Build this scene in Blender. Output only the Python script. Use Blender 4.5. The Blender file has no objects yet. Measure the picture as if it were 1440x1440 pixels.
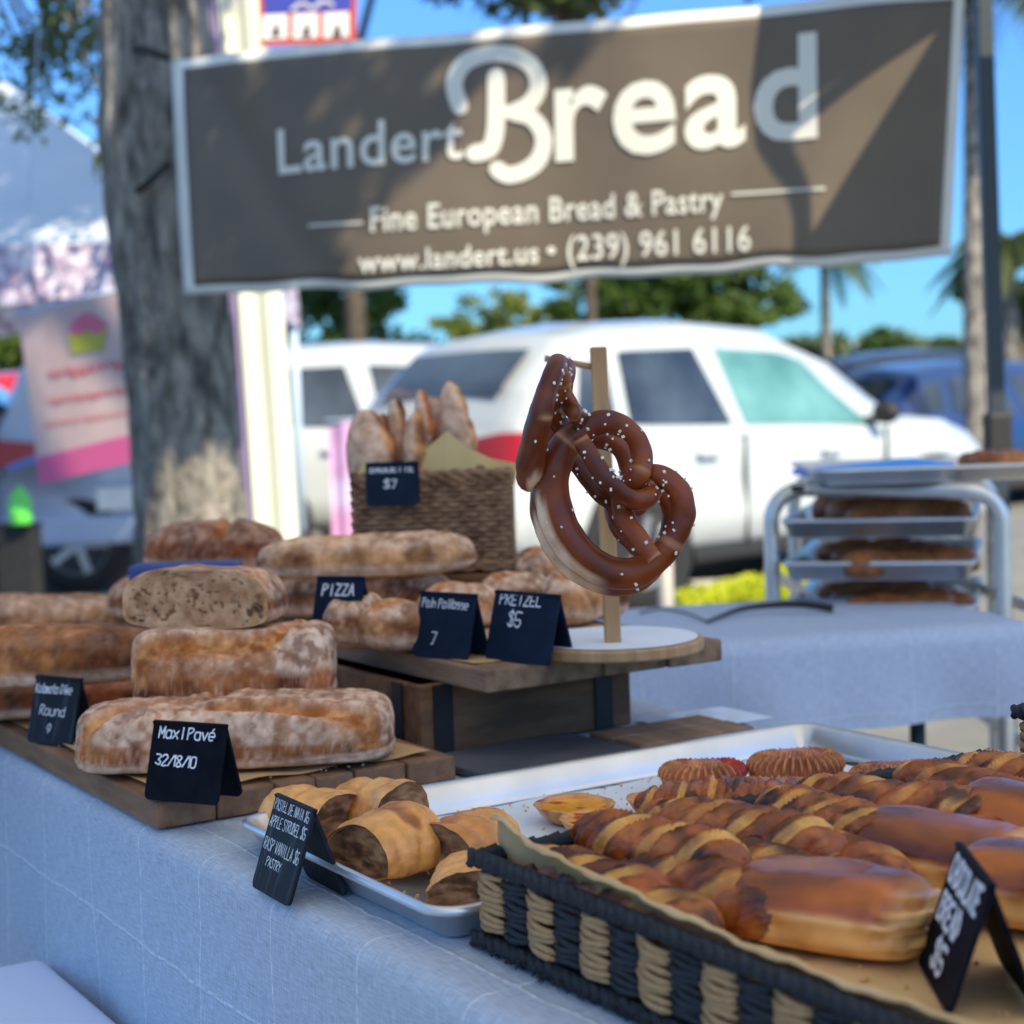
import bpy, bmesh, math, random
import numpy as np
from mathutils import Vector, Matrix
from mathutils.geometry import tessellate_polygon
R_ = math.radians
rnd = random.Random(7)
S = bpy.context.scene
C = S.collection

# ------------------------------------------------------------------ camera
CAM = np.array([-.581, -1.389, 1.13])
RT = np.array([.8470, -.5316, 0.]); FW = np.array([.5316, .8470, 0.]); UPV = np.array([0, 0, 1.])
FPX = 2400.0
ROLL = R_(2.0)
PITCH = math.atan((720-572)*math.cos(ROLL)/FPX)
F3 = FW*math.cos(PITCH) - UPV*math.sin(PITCH)
U3 = UPV*math.cos(PITCH) + FW*math.sin(PITCH)
XC = RT*math.cos(ROLL) - U3*math.sin(ROLL)
YC = RT*math.sin(ROLL) + U3*math.cos(ROLL)
cd = bpy.data.cameras.new('camera'); cam = bpy.data.objects.new('camera', cd); C.objects.link(cam)
m = Matrix(((XC[0], YC[0], -F3[0], CAM[0]), (XC[1], YC[1], -F3[1], CAM[1]), (XC[2], YC[2], -F3[2], CAM[2]), (0, 0, 0, 1)))
cam.matrix_world = m
cd.sensor_width = 36; cd.lens = FPX/1440*36
cd.clip_start = .05; cd.clip_end = 900
cd.dof.use_dof = True; cd.dof.focus_distance = 1.42; cd.dof.aperture_fstop = 5.9
S.camera = cam

# ------------------------------------------------------------------ light
SUN = RT*.50 - FW*.62 + UPV*.66; SUN = SUN/np.linalg.norm(SUN)
W = bpy.data.worlds.new('World'); S.world = W; W.use_nodes = True
nt = W.node_tree; nt.nodes.clear()
wo = nt.nodes.new('ShaderNodeOutputWorld'); bg = nt.nodes.new('ShaderNodeBackground')
sky = nt.nodes.new('ShaderNodeTexSky'); sky.sky_type = 'NISHITA'; sky.sun_disc = False
sky.sun_elevation = math.asin(SUN[2]); sky.sun_rotation = math.atan2(SUN[0], SUN[1])
sky.air_density = 1.0; sky.dust_density = .3; sky.ozone_density = 2.0
# clear saturated Florida sky: the milky horizon band is tinted blue, smoothly fading with height
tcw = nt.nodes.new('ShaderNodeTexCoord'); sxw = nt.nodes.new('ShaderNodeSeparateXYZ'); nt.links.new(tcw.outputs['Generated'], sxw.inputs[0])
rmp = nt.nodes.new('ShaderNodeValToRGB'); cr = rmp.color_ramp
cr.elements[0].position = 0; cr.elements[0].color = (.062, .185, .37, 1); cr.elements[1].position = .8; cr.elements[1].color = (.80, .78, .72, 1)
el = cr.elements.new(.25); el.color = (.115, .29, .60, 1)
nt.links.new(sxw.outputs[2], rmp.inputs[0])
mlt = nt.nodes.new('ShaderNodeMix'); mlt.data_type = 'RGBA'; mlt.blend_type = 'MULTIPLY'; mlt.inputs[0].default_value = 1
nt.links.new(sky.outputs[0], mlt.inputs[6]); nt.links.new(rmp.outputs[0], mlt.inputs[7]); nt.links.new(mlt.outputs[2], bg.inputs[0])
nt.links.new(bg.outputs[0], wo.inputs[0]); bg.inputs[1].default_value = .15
sd = bpy.data.lights.new('sun', 'SUN'); sd.energy = 2.0; sd.angle = R_(.5); sd.color = (1, .95, .88)
so = bpy.data.objects.new('sun', sd); C.objects.link(so)
so.rotation_euler = Vector(-SUN).to_track_quat('-Z', 'Y').to_euler()
S.view_settings.view_transform = 'Standard'; S.view_settings.look = 'None'
S.view_settings.gamma = 1; S.view_settings.use_curve_mapping = False
S.view_settings.exposure = 1.85
S.view_settings.use_white_balance = True; S.view_settings.white_balance_temperature = 8500; S.view_settings.white_balance_tint = 6

# ------------------------------------------------------------------ places
def ray(px, py):
    return XC*(px-720)/FPX + YC*(720-py)/FPX + F3
def P(px, py, z):                      # where the line of sight meets a level z
    d = ray(px, py); return CAM + d*((z-CAM[2])/d[2])
def D(px, py, dep):                    # a point at a given distance ahead
    d = ray(px, py); return CAM + d*(dep/(d @ FW))
def K(lat, dep, z):                    # right / ahead / up of the stall front
    p = CAM + RT*lat + FW*dep; return np.array([p[0], p[1], z])
def V(a): return Vector([float(v) for v in a])
YAW = math.atan2(RT[1], RT[0])         # yaw of the camera-right direction

# ------------------------------------------------------------------ noise
def _h(ix, iy, iz, s):
    v = np.sin(ix*127.1 + iy*311.7 + iz*74.7 + s*53.3)*43758.5453
    return v - np.floor(v)
def vn(p, sc=1.0, s=0):
    q = np.asarray(p, float)*sc + 100.3 + s*7.13; i = np.floor(q); f = q-i; f = f*f*(3-2*f); o = 0
    for a in (0, 1):
        for b in (0, 1):
            for c in (0, 1):
                w = (f[..., 0] if a else 1-f[..., 0])*(f[..., 1] if b else 1-f[..., 1])*(f[..., 2] if c else 1-f[..., 2])
                o = o + w*_h(i[..., 0]+a, i[..., 1]+b, i[..., 2]+c, s)
    return o
def fbm(p, sc, s=0, o=3):
    r = 0; a = .5; t = 0
    for k in range(o):
        r = r + a*vn(p, sc*2**k, s+k*3); t += a; a *= .5
    return r/t
def sm(x, a, b):
    t = np.clip((np.asarray(x, float)-a)/(b-a), 0, 1); return t*t*(3-2*t)
def mixc(a, b, t):
    t = np.asarray(t)[..., None]; return np.asarray(a)*(1-t) + np.asarray(b)*t

# ------------------------------------------------------------------ objects
def link(name, me, mat=None, parent=None, smooth=True):
    o = bpy.data.objects.new(name, me); C.objects.link(o)
    if mat is not None: me.materials.clear(); me.materials.append(mat)
    if smooth:
        me.polygons.foreach_set('use_smooth', [True]*len(me.polygons))
    if parent is not None: o.parent = parent
    return o
def mesh(name, vs, fs, mat=None, parent=None, smooth=True, cols=None, uv=None):
    me = bpy.data.meshes.new(name); me.from_pydata([tuple(map(float, v)) for v in vs], [], fs); me.update()
    if cols is not None:
        ca = me.color_attributes.new('Col', 'FLOAT_COLOR', 'POINT')
        a = np.ones((len(vs), 4)); a[:, :3] = cols; ca.data.foreach_set('color', a.ravel())
    if uv is not None:
        ul = me.uv_layers.new(name='UVMap'); li = np.zeros(len(me.loops), int); me.loops.foreach_get('vertex_index', li)
        ul.data.foreach_set('uv', np.asarray(uv)[li].ravel())
    return link(name, me, mat, parent, smooth)
def tag(o, label, cat, group=None, kind=None):
    o['label'] = label; o['category'] = cat
    if group: o['group'] = group
    if kind: o['kind'] = kind
    return o
def empty(name, loc, rz, label, cat, group=None):
    o = bpy.data.objects.new(name, None); C.objects.link(o); o.location = V(loc); o.rotation_euler = (0, 0, rz)
    o.empty_display_size = .05
    return tag(o, label, cat, group)
def struct(o): o['kind'] = 'structure'; return o
class MB:
    def __init__(s): s.v = []; s.f = []
    def add(s, vs, fs):
        n = len(s.v); s.v += [tuple(map(float, v)) for v in vs]; s.f += [tuple(i+n for i in f) for f in fs]
    def box(s, c, d, M=None, bev=0):
        x, y, z = [q/2 for q in d]; vs = [(c[0]+a*x, c[1]+b*y, c[2]+e*z) for a in (-1, 1) for b in (-1, 1) for e in (-1, 1)]
        if M is not None: vs = [M @ Vector(v) for v in vs]
        s.add(vs, [(0, 1, 3, 2), (4, 6, 7, 5), (0, 4, 5, 1), (2, 3, 7, 6), (0, 2, 6, 4), (1, 5, 7, 3)])
    def tube(s, pts, r, n=8, closed=False, cap=True, squash=None):
        pts = [np.array(p, float) for p in pts]; N = len(pts); rr = r if hasattr(r, '__len__') else [r]*N; vs = []; up = None
        for i in range(N):
            a = pts[(i-1) % N if closed else max(i-1, 0)]; b = pts[(i+1) % N if closed else min(i+1, N-1)]
            t = b-a; t = t/(np.linalg.norm(t)+1e-12)
            if up is None:
                up = np.array([0, 0, 1.]) if abs(t[2]) < .9 else np.array([1., 0, 0])
            u = up - t*(up @ t); u = u/(np.linalg.norm(u)+1e-12); up = u; w = np.cross(t, u)
            for k in range(n):
                an = 2*math.pi*k/n; vs.append(pts[i] + rr[i]*(u*math.cos(an) + w*math.sin(an)))
        fs = []
        for i in range(N if closed else N-1):
            j = (i+1) % N
            for k in range(n): fs.append((i*n+k, i*n+(k+1) % n, j*n+(k+1) % n, j*n+k))
        if cap and not closed: fs.append(tuple(range(n))[::-1]); fs.append(tuple(range((N-1)*n, N*n)))
        s.add(vs, fs)
    def lathe(s, prof, n=24, c=(0, 0, 0)):
        vs = []; fs = []
        for r, z in prof:
            for k in range(n):
                a = 2*math.pi*k/n; vs.append((c[0]+r*math.cos(a), c[1]+r*math.sin(a), c[2]+z))
        for i in range(len(prof)-1):
            for k in range(n): fs.append((i*n+k, i*n+(k+1) % n, (i+1)*n+(k+1) % n, (i+1)*n+k))
        s.add(vs, fs)
    def out(s, name, mat=None, parent=None, smooth=False, bevel=0):
        o = mesh(name, s.v, s.f, mat, parent, smooth)
        if bevel:
            b = o.modifiers.new('bevel', 'BEVEL'); b.width = bevel; b.segments = 2; b.limit_method = 'ANGLE'
        return o
def boxo(name, c, d, mat, parent=None, bevel=0, M=None):
    b = MB(); b.box(c, d, M); return b.out(name, mat, parent, False, bevel)
def tubeo(name, pts, r, mat, parent=None, n=10, closed=False):
    b = MB(); b.tube(pts, r, n, closed); return b.out(name, mat, parent, True)

# ------------------------------------------------------------------ materials
def sr(r, g, b):
    f = lambda c: (c/255/12.92 if c/255 <= .04045 else ((c/255+.055)/1.055)**2.4)
    return (f(r), f(g), f(b))
def M(name, c1, c2=None, sc=8, rough=.6, metal=0, bump=0, bsc=60, coord='Object', vcol=False, det=4, spec=.5, stretch=(1, 1, 1), contrast=(.35, .65), trans=0, coat=0, bdist=.002):
    m = bpy.data.materials.new(name); m.use_nodes = True; t = m.node_tree; N = t.nodes; L = t.links
    b = N['Principled BSDF']; b.inputs['Roughness'].default_value = rough; b.inputs['Metallic'].default_value = metal
    b.inputs['Specular IOR Level'].default_value = spec; b.inputs['Coat Weight'].default_value = coat
    b.inputs['Coat Roughness'].default_value = .15
    tc = N.new('ShaderNodeTexCoord'); mp = N.new('ShaderNodeMapping'); mp.inputs['Scale'].default_value = stretch
    L.new(tc.outputs[coord], mp.inputs[0])
    no = N.new('ShaderNodeTexNoise'); no.inputs['Scale'].default_value = sc; no.inputs['Detail'].default_value = det
    L.new(mp.outputs[0], no.inputs['Vector'])
    rp = N.new('ShaderNodeMapRange'); rp.inputs[1].default_value = contrast[0]; rp.inputs[2].default_value = contrast[1]
    L.new(no.outputs[0], rp.inputs[0])
    mx = N.new('ShaderNodeMix'); mx.data_type = 'RGBA'
    if vcol:
        ca = N.new('ShaderNodeVertexColor'); ca.layer_name = 'Col'
        mu = N.new('ShaderNodeMix'); mu.data_type = 'RGBA'; mu.blend_type = 'MULTIPLY'; mu.inputs[0].default_value = 1
        mx.inputs[6].default_value = (*c1, 1); mx.inputs[7].default_value = (*(c2 or c1), 1)
        L.new(rp.outputs[0], mx.inputs[0]); L.new(ca.outputs[0], mu.inputs[6]); L.new(mx.outputs[2], mu.inputs[7])
        L.new(mu.outputs[2], b.inputs['Base Color'])
    else:
        mx.inputs[6].default_value = (*c1, 1); mx.inputs[7].default_value = (*(c2 or c1), 1)
        L.new(rp.outputs[0], mx.inputs[0]); L.new(mx.outputs[2], b.inputs['Base Color'])
    if bump:
        n2 = N.new('ShaderNodeTexNoise'); n2.inputs['Scale'].default_value = bsc; n2.inputs['Detail'].default_value = 5
        L.new(mp.outputs[0], n2.inputs['Vector'])
        bp = N.new('ShaderNodeBump'); bp.inputs['Strength'].default_value = bump; bp.inputs['Distance'].default_value = bdist
        L.new(n2.outputs[0], bp.inputs['Height']); L.new(bp.outputs[0], b.inputs['Normal'])
    if trans:
        tr = N.new('ShaderNodeBsdfTranslucent'); ms = N.new('ShaderNodeMixShader'); ms.inputs[0].default_value = trans
        L.new((mu if vcol else mx).outputs[2], tr.inputs[0]); L.new(b.outputs[0], ms.inputs[1]); L.new(tr.outputs[0], ms.inputs[2])
        L.new(ms.outputs[0], N['Material Output'].inputs[0])
    return m

def cloth_mat(name, base, line, spacing=.15):
    m = bpy.data.materials.new(name); m.use_nodes = True; t = m.node_tree; N = t.nodes; L = t.links
    b = N['Principled BSDF']; b.inputs['Roughness'].default_value = .9; b.inputs['Specular IOR Level'].default_value = .2
    uv = N.new('ShaderNodeUVMap'); uv.uv_map = 'UVMap'
    nz = N.new('ShaderNodeTexNoise'); nz.inputs['Scale'].default_value = 14; nz.inputs['Detail'].default_value = 3; L.new(uv.outputs[0], nz.inputs['Vector'])
    sub = N.new('ShaderNodeVectorMath'); sub.operation = 'SUBTRACT'; L.new(nz.outputs['Color'], sub.inputs[0]); sub.inputs[1].default_value = (.5, .5, .5)
    scl = N.new('ShaderNodeVectorMath'); scl.operation = 'SCALE'; scl.inputs['Scale'].default_value = .012; L.new(sub.outputs[0], scl.inputs[0])
    ad = N.new('ShaderNodeVectorMath'); ad.operation = 'ADD'; L.new(uv.outputs[0], ad.inputs[0]); L.new(scl.outputs[0], ad.inputs[1])
    sx = N.new('ShaderNodeSeparateXYZ'); L.new(ad.outputs[0], sx.inputs[0])
    def mth(op, a, bb=None):
        n = N.new('ShaderNodeMath'); n.operation = op
        for i, q in enumerate((a, bb)):
            if q is None: continue
            if isinstance(q, (int, float)): n.inputs[i].default_value = q
            else: L.new(q, n.inputs[i])
        return n.outputs[0]
    ls = []
    for k in (0, 1):
        a = mth('PINGPONG', sx.outputs[k], spacing/2)
        r = N.new('ShaderNodeMapRange'); L.new(a, r.inputs[0]); r.inputs[1].default_value = .0008; r.inputs[2].default_value = .0026; r.inputs[3].default_value = 1; r.inputs[4].default_value = 0
        ls.append(r.outputs[0])
    ln0 = mth('MAXIMUM', ls[0], ls[1])
    nb = N.new('ShaderNodeTexNoise'); nb.inputs['Scale'].default_value = 120; L.new(uv.outputs[0], nb.inputs['Vector'])
    nbr = N.new('ShaderNodeMapRange'); L.new(nb.outputs[0], nbr.inputs[0]); nbr.inputs[1].default_value = .3; nbr.inputs[2].default_value = .62
    ln = mth('MULTIPLY', ln0, nbr.outputs[0])
    # weave: two sets of uneven threads
    wv = []
    for s in ((620, 60, 1), (60, 620, 1)):
        mp = N.new('ShaderNodeMapping'); mp.inputs['Scale'].default_value = s; L.new(uv.outputs[0], mp.inputs[0])
        q = N.new('ShaderNodeTexNoise'); q.inputs['Scale'].default_value = 1; q.inputs['Detail'].default_value = 2; L.new(mp.outputs[0], q.inputs['Vector']); wv.append(q.outputs[0])
    w = mth('ADD', wv[0], wv[1])
    wr = N.new('ShaderNodeMapRange'); L.new(w, wr.inputs[0]); wr.inputs[1].default_value = .6; wr.inputs[2].default_value = 1.4; wr.inputs[3].default_value = .66; wr.inputs[4].default_value = 1.16
    mx = N.new('ShaderNodeMix'); mx.data_type = 'RGBA'; mx.inputs[6].default_value = (*base, 1); mx.inputs[7].default_value = (*line, 1); L.new(ln, mx.inputs[0])
    mu = N.new('ShaderNodeVectorMath'); mu.operation = 'SCALE'; L.new(mx.outputs[2], mu.inputs[0]); L.new(wr.outputs[0], mu.inputs['Scale'])
    L.new(mu.outputs[0], b.inputs['Base Color'])
    h = mth('ADD', mth('MULTIPLY', ln, 3.0), w)
    bp = N.new('ShaderNodeBump'); bp.inputs['Strength'].default_value = .6; bp.inputs['Distance'].default_value = .0010
    L.new(h, bp.inputs['Height']); L.new(bp.outputs[0], b.inputs['Normal'])
    return m

mt = {}
mt['cloth'] = cloth_mat('blue white linen', (.50, .57, .67), (.80, .85, .91))
mt['cloth_far'] = cloth_mat('pale linen', (.52, .60, .74), (.7, .77, .86))
mt['cloth_plain'] = M('plain white cloth', (.62, .72, .88), rough=.9, bump=.3, bsc=40)
mt['crust'] = M('bread crust', (.84, .55, .38), (1.42, 1.06, .84), sc=70, rough=.8, bump=.55, bsc=160, vcol=True, det=8, spec=.25, bdist=.0022)
mt['pastry'] = M('baked pastry', (1.1, .76, .52), (1.55, 1.12, .76), sc=75, rough=.36, bump=.8, bsc=150, vcol=True, det=8, spec=.5, bdist=.0020)
mt['glaze'] = M('egg washed pastry', (1.15, .84, .56), (1.5, 1.12, .76), sc=40, rough=.24, bump=.35, bsc=90, vcol=True, det=6, coat=.15, bdist=.001)
mt['pretzel'] = M('lye crust', (.95, .75, .62), (1.2, 1.0, .85), sc=40, rough=.38, bump=.2, bsc=120, vcol=True, spec=.4, bdist=.001)
mt['salt'] = M('coarse salt', (.85, .82, .78), rough=.5)
mt['card'] = M('black chalkboard', (.003, .004, .008), (.007, .009, .014), sc=40, spec=.1, rough=.7, bump=.1, bsc=200)
mt['card_blue'] = M('blue black chalkboard', (.005, .014, .032), (.009, .02, .042), sc=40, spec=.12, rough=.7, bump=.1, bsc=200)
mt['card_worn'] = M('scuffed chalkboard', (.006, .010, .018), (.07, .09, .12), sc=30, spec=.25, rough=.6, bump=.2, bsc=200, stretch=(9, 1, 1), contrast=(.55, .85))
mt['chalk'] = M('chalk marker', (.85, .87, .9), (.6, .63, .68), sc=300, rough=.9, contrast=(.4, .6))
mt['alu'] = M('aluminium', (.66, .68, .70), (.82, .83, .84), sc=14, rough=.34, metal=.85, bump=.12, bsc=40, contrast=(.3, .7))
mt['alu_dull'] = M('brushed aluminium tube', (.64, .60, .55), (.80, .76, .70), sc=10, rough=.38, metal=.75)
mt['parch_white'] = M('white baking paper', (.72, .76, .82), (.8, .83, .87), sc=10, rough=.6)
mt['parch'] = M('brown baking paper', (.72, .44, .19), (.80, .52, .26), sc=9, rough=.65, bump=.2, bsc=12, trans=.15)
mt['cord_tan'] = M('seagrass cord', (.38, .21, .09), (.52, .31, .145), sc=110, rough=.85, bump=.7, bsc=300, stretch=(1, 1, 2.5))
mt['cord_black'] = M('black dyed cord', (.010, .012, .016), (.022, .026, .034), sc=110, rough=.8, bump=.7, bsc=300)
mt['wood_dark'] = M('weathered board', (.17, .075, .036), (.34, .175, .09), sc=9, rough=.75, bump=.5, bsc=60, stretch=(6, 1, 6), contrast=(.3, .7))
mt['wood_up'] = M('grey brown board', (.17, .092, .050), (.38, .22, .13), sc=9, rough=.8, bump=.6, bsc=60, stretch=(6, 1, 6), contrast=(.3, .7))
mt['crate'] = M('stained crate wood', (.11, .042, .015), (.25, .105, .04), sc=9, rough=.7, bump=.3, bsc=50, stretch=(1, 5, 5))
mt['iron'] = M('black iron strap', (.006, .006, .007), (.014, .014, .014), sc=20, rough=.6)
mt['dowel'] = M('light wood', (.42, .21, .09), (.54, .30, .14), sc=12, rough=.6, bump=.1, stretch=(6, 6, 1))
mt['slate'] = M('grey slate board', (.055, .06, .07), (.10, .10, .11), sc=12, rough=.7)
mt['wicker'] = M('brown wicker', (.15, .07, .032), (.36, .19, .10), sc=60, rough=.8, bump=.4, bsc=120)

# ------------------------------------------------------------------ chalk handwriting (single-stroke glyphs on a 4 x 6 grid)
GL = {
'A': '0026 2640 1232', 'B': '0006 063645340303 0334423000', 'C': '45361605011030 41', 'H': '0006 4046 0343', 'D': '000616344233201000', 'E': '46060040 0333', 'F': '4606 0600 0333',
'I': '2026', 'K': '0006 4603 1340', 'L': '060040', 'M': '0006224640', 'N': '00064046', 'O': '1636444231100205 16', 'P': '0006 063645341303',
'R': '0006 0636453413 1340', 'S': '4536160514334241301001', 'T': '0646 2620', 'U': '060110304146', 'V': '062046', 'Y': '062346 2320', 'Z': '06460040', 'G': '453616050110304143 4323',
'a': '4334140301103041 4440', 'b': '0006 0314344341301001', 'c': '4334140301103041', 'd': '4640 4334140301103041', 'e': '024243341403011030', 'g': '4334140301103041 44413000', 'i': '2420 2526', 'l': '2620',
'm': '0004 03142320 23344340', 'n': '0004 0324344340', 'o': '143443413010010314', 'r': '1014 13243443', 's': '4334140332413010', 't': '26213040 0444', 'u': '040110304144 4440', 'v': '042044',
'x': '0044 0440', 'É': '4606 0333 0040 0600', 'é': '024243341403011030 2536', '0': '160501103041453616', '1': '1526 2620', '2': '05163645440040', '3': '0636453423 23424130 3001', '5': '460603334241301001', '6': '3616050110304142331302',
'7': '06462010', '8': '233445361605142332413010011223', '9': '433213142636454320', '/': '0046', '$': '4536160514334241301001 2720', '.': '2021', ':': '2122 2425',
}
def ribbon(mb, pts, w, z=0):
    for i in range(len(pts)-1):
        a = np.array(pts[i]); b = np.array(pts[i+1]); d = b-a; l = np.linalg.norm(d)
        if l < 1e-9: continue
        n = np.array([-d[1], d[0]])/l*w/2; zz = z + (i % 3)*w*.004
        mb.add([(*(a+n), zz), (*(a-n), zz), (*(b-n), zz), (*(b+n), zz)], [(0, 1, 2, 3)])
    for i, p in enumerate(pts):
        k = 8; zz = z + w*.02 + (i % 3)*w*.004
        mb.add([(p[0]+w/2*math.cos(j*2*math.pi/k), p[1]+w/2*math.sin(j*2*math.pi/k), zz) for j in range(k)], [tuple(range(k))])
def spline(pts, n=6, closed=False):
    pts = [np.array(p, float) for p in pts]; N = len(pts); o = []
    rg = range(N if closed else N-1)
    for i in rg:
        g = (lambda k: pts[k % N]) if closed else (lambda k: pts[min(max(k, 0), N-1)])
        p0, p1, p2, p3 = g(i-1), g(i), g(i+1), g(i+2)
        for j in range(n):
            t = j/n; o.append(.5*((2*p1)+(-p0+p2)*t+(2*p0-5*p1+4*p2-p3)*t*t+(-p0+3*p1-3*p2+p3)*t**3))
    if not closed: o.append(pts[-1])
    return o
def write(mb, txt, x, y, h, w, lw, rs=None, z=0):
    rs = rs or random.Random(1)
    for ch in txt:
        if ch != ' ':
            g = GL.get(ch) or GL.get(ch.upper(), '')
            for st in g.split(' '):
                pp = [(int(st[i])/4, int(st[i+1])/6) for i in range(0, len(st)-1, 2)]
                if len(pp) < 1: continue
                pts = [(x+(a+.12*b)*w*.74, y+b*h+rs.uniform(-.02, .02)*h) for a, b in pp]
                if ch in 'aceosu0236895é$SORP' and len(pts) > 2: pts = spline(pts, 3)
                ribbon(mb, pts, lw, z)
            y += rs.uniform(-.03, .03)*h
        x += w*(.5 if ch in 'il.:' else .62 if ch in ' 1/' else 1.0)

def card(pL, pR, spread, h, mat, lines, label, lw=.0016, flip=1):
    pL = np.array(pL); pR = np.array(pR); w = np.linalg.norm((pR-pL)[:2]); x = (pR-pL)/np.linalg.norm(pR-pL)
    back = np.cross(UPV, x)                  # away from the reader
    c = (pL+pR)/2; rz = math.atan2(x[1], x[0])
    e = empty('price_card', c, rz, label, 'price card')
    th = .0028; a = math.atan2(spread/2, h); sl = math.hypot(spread/2, h)
    def panel(M_, name='panel'):
        b = MB(); rc = .006; pts = []
        for (cx, cy, a0) in ((w/2-rc, rc, -90), (w/2-.001, sl-.001, 0), (-w/2+.001, sl-.001, 90), (-w/2+rc, rc, 180)):
            rr = rc if cy < .02 else .001
            for k in range(5): an = R_(a0+k*22.5); pts.append((cx+rr*math.cos(an), cy+rr*math.sin(an)))
        n = len(pts); vs = [(p[0], p[1], 0) for p in pts] + [(p[0], p[1], -th) for p in pts]
        fs = [tuple(range(n)), tuple(range(n, 2*n))[::-1]] + [(i, i+n, (i+1) % n+n, (i+1) % n) for i in range(n)]
        b.add([M_ @ Vector(v) for v in vs], fs); return b.out(name, mat, e)
    # front: local x right, y up the slope, z outward (towards the reader = -Y)
    Mf = Matrix.Rotation(R_(90)-a, 4, 'X')
    Mb = Matrix.Translation((0, spread, 0)) @ Matrix.Rotation(R_(90)+a, 4, 'X')
    panel(Mf)
    # back panel thickness grows inwards
    Mb2 = Mb @ Matrix.Translation((0, 0, th))
    panel(Mb @ Matrix.Translation((0, 0, 0.0)) if False else Mb2)
    b = MB(); rs = random.Random(len(label))
    for (t, fx, fy, hh, ww) in lines:
        write(b, t, -w/2+fx*w, fy*sl, hh*sl, ww*w, lw, rs)
    if b.v:
        b.v = [tuple(Mf @ Vector((v[0], v[1], v[2]+.0005))) for v in b.v]
        b.out('lettering', mt['chalk'], e)
    return e

# ------------------------------------------------------------------ dough
def loaf(name, L, Wd, H, mat, parent=None, ns=90, nt_=60, px=2.6, pt=2.2, zc=.36, amp=.003, fr=22, seed=0, s0=-1, s1=1, disp=None, col=None, bend=0, rzp=.7, lump=0, tz=2.1):
    u = np.linspace(0, 1, ns+1)
    if s0 <= -1 and s1 >= 1: s = -np.cos(math.pi*u)
    elif s1 >= 1: s = s0+(1-s0)*np.sin(u*math.pi/2)
    elif s0 <= -1: s = s1-(1+s1)*np.cos(u*math.pi/2)
    else: s = s0+(s1-s0)*u
    s = np.clip(s, -1, 1)
    r = np.maximum(1-np.abs(s)**px, 0)**.5
    t = np.linspace(0, 2*math.pi, nt_, endpoint=False)
    c = np.cos(t); sn = np.sin(t)
    yy = np.sign(c)*np.abs(c)**(2/pt); zz = np.where(sn > 0, np.abs(sn)**(2/tz), -np.abs(sn)**.55)
    S_, T_ = np.meshgrid(s, t, indexing='ij')
    x = S_*L/2; y = Wd/2*r[:, None]*yy[None, :]; z = zc*H + np.where(zz > 0, H*(1-zc), H*zc)[None, :]*zz[None, :]*(r**rzp)[:, None]
    y = y + bend*(S_**2)*L
    p = np.stack([x, y, z], -1)
    n = np.stack([x/(L/2)**2*.6, y/(Wd/2)**2, (z-zc*H)/(H/2)**2], -1); n /= np.linalg.norm(n, axis=-1, keepdims=True)+1e-9
    q = p + seed*3.7
    d = amp*(fbm(q, fr, seed)-.5)*2 + amp*.35*(fbm(q, fr*5, seed+5)-.5)*2
    if lump: d = d + lump*(fbm(q, 9, seed+9, 2)-.5)*2
    if disp is not None: d = d + disp(p, n, S_, T_)
    d = d*np.where(n[..., 2] < -.6, .2, 1)
    p2 = p + n*d[..., None]
    cc = col(p, n, q, S_, T_) if col is not None else np.full(p.shape, .4)
    vs = p2.reshape(-1, 3); cs = np.clip(cc, 0, 1).reshape(-1, 3); fs = []
    for i in range(ns):
        for k in range(nt_):
            k2 = (k+1) % nt_; fs.append((i*nt_+k, (i+1)*nt_+k, (i+1)*nt_+k2, i*nt_+k2))
    o = mesh(name, vs, [f[::-1] for f in fs], mat, parent, True, cs)
    o['_'] = 0; del o['_']
    return o, p2
def capface(name, ring, mat, parent, col, off=.0005, rings=14, bulge=0, seed=0, side=-1):
    c = ring.mean(0); n = len(ring); vs = [c]; rr = []
    for k in range(1, rings+1):
        vs += list(c+(ring-c)*(k/rings)); 
    vs = np.array(vs); vs[:, 0] += side*(off + bulge*(fbm(vs, 60, seed)-.5))
    fs = [(0, 1+k, 1+(k+1) % n) for k in range(n)]
    for j in range(rings-1):
        for k in range(n): a = 1+j*n; fs.append((a+k, a+n+k, a+n+(k+1) % n, a+(k+1) % n))
    e = np.concatenate([[0], np.repeat(np.arange(1, rings+1)/rings, n)])
    return mesh(name, vs, fs, mat, parent, True, np.clip(col(vs, e), 0, 1))

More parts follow.
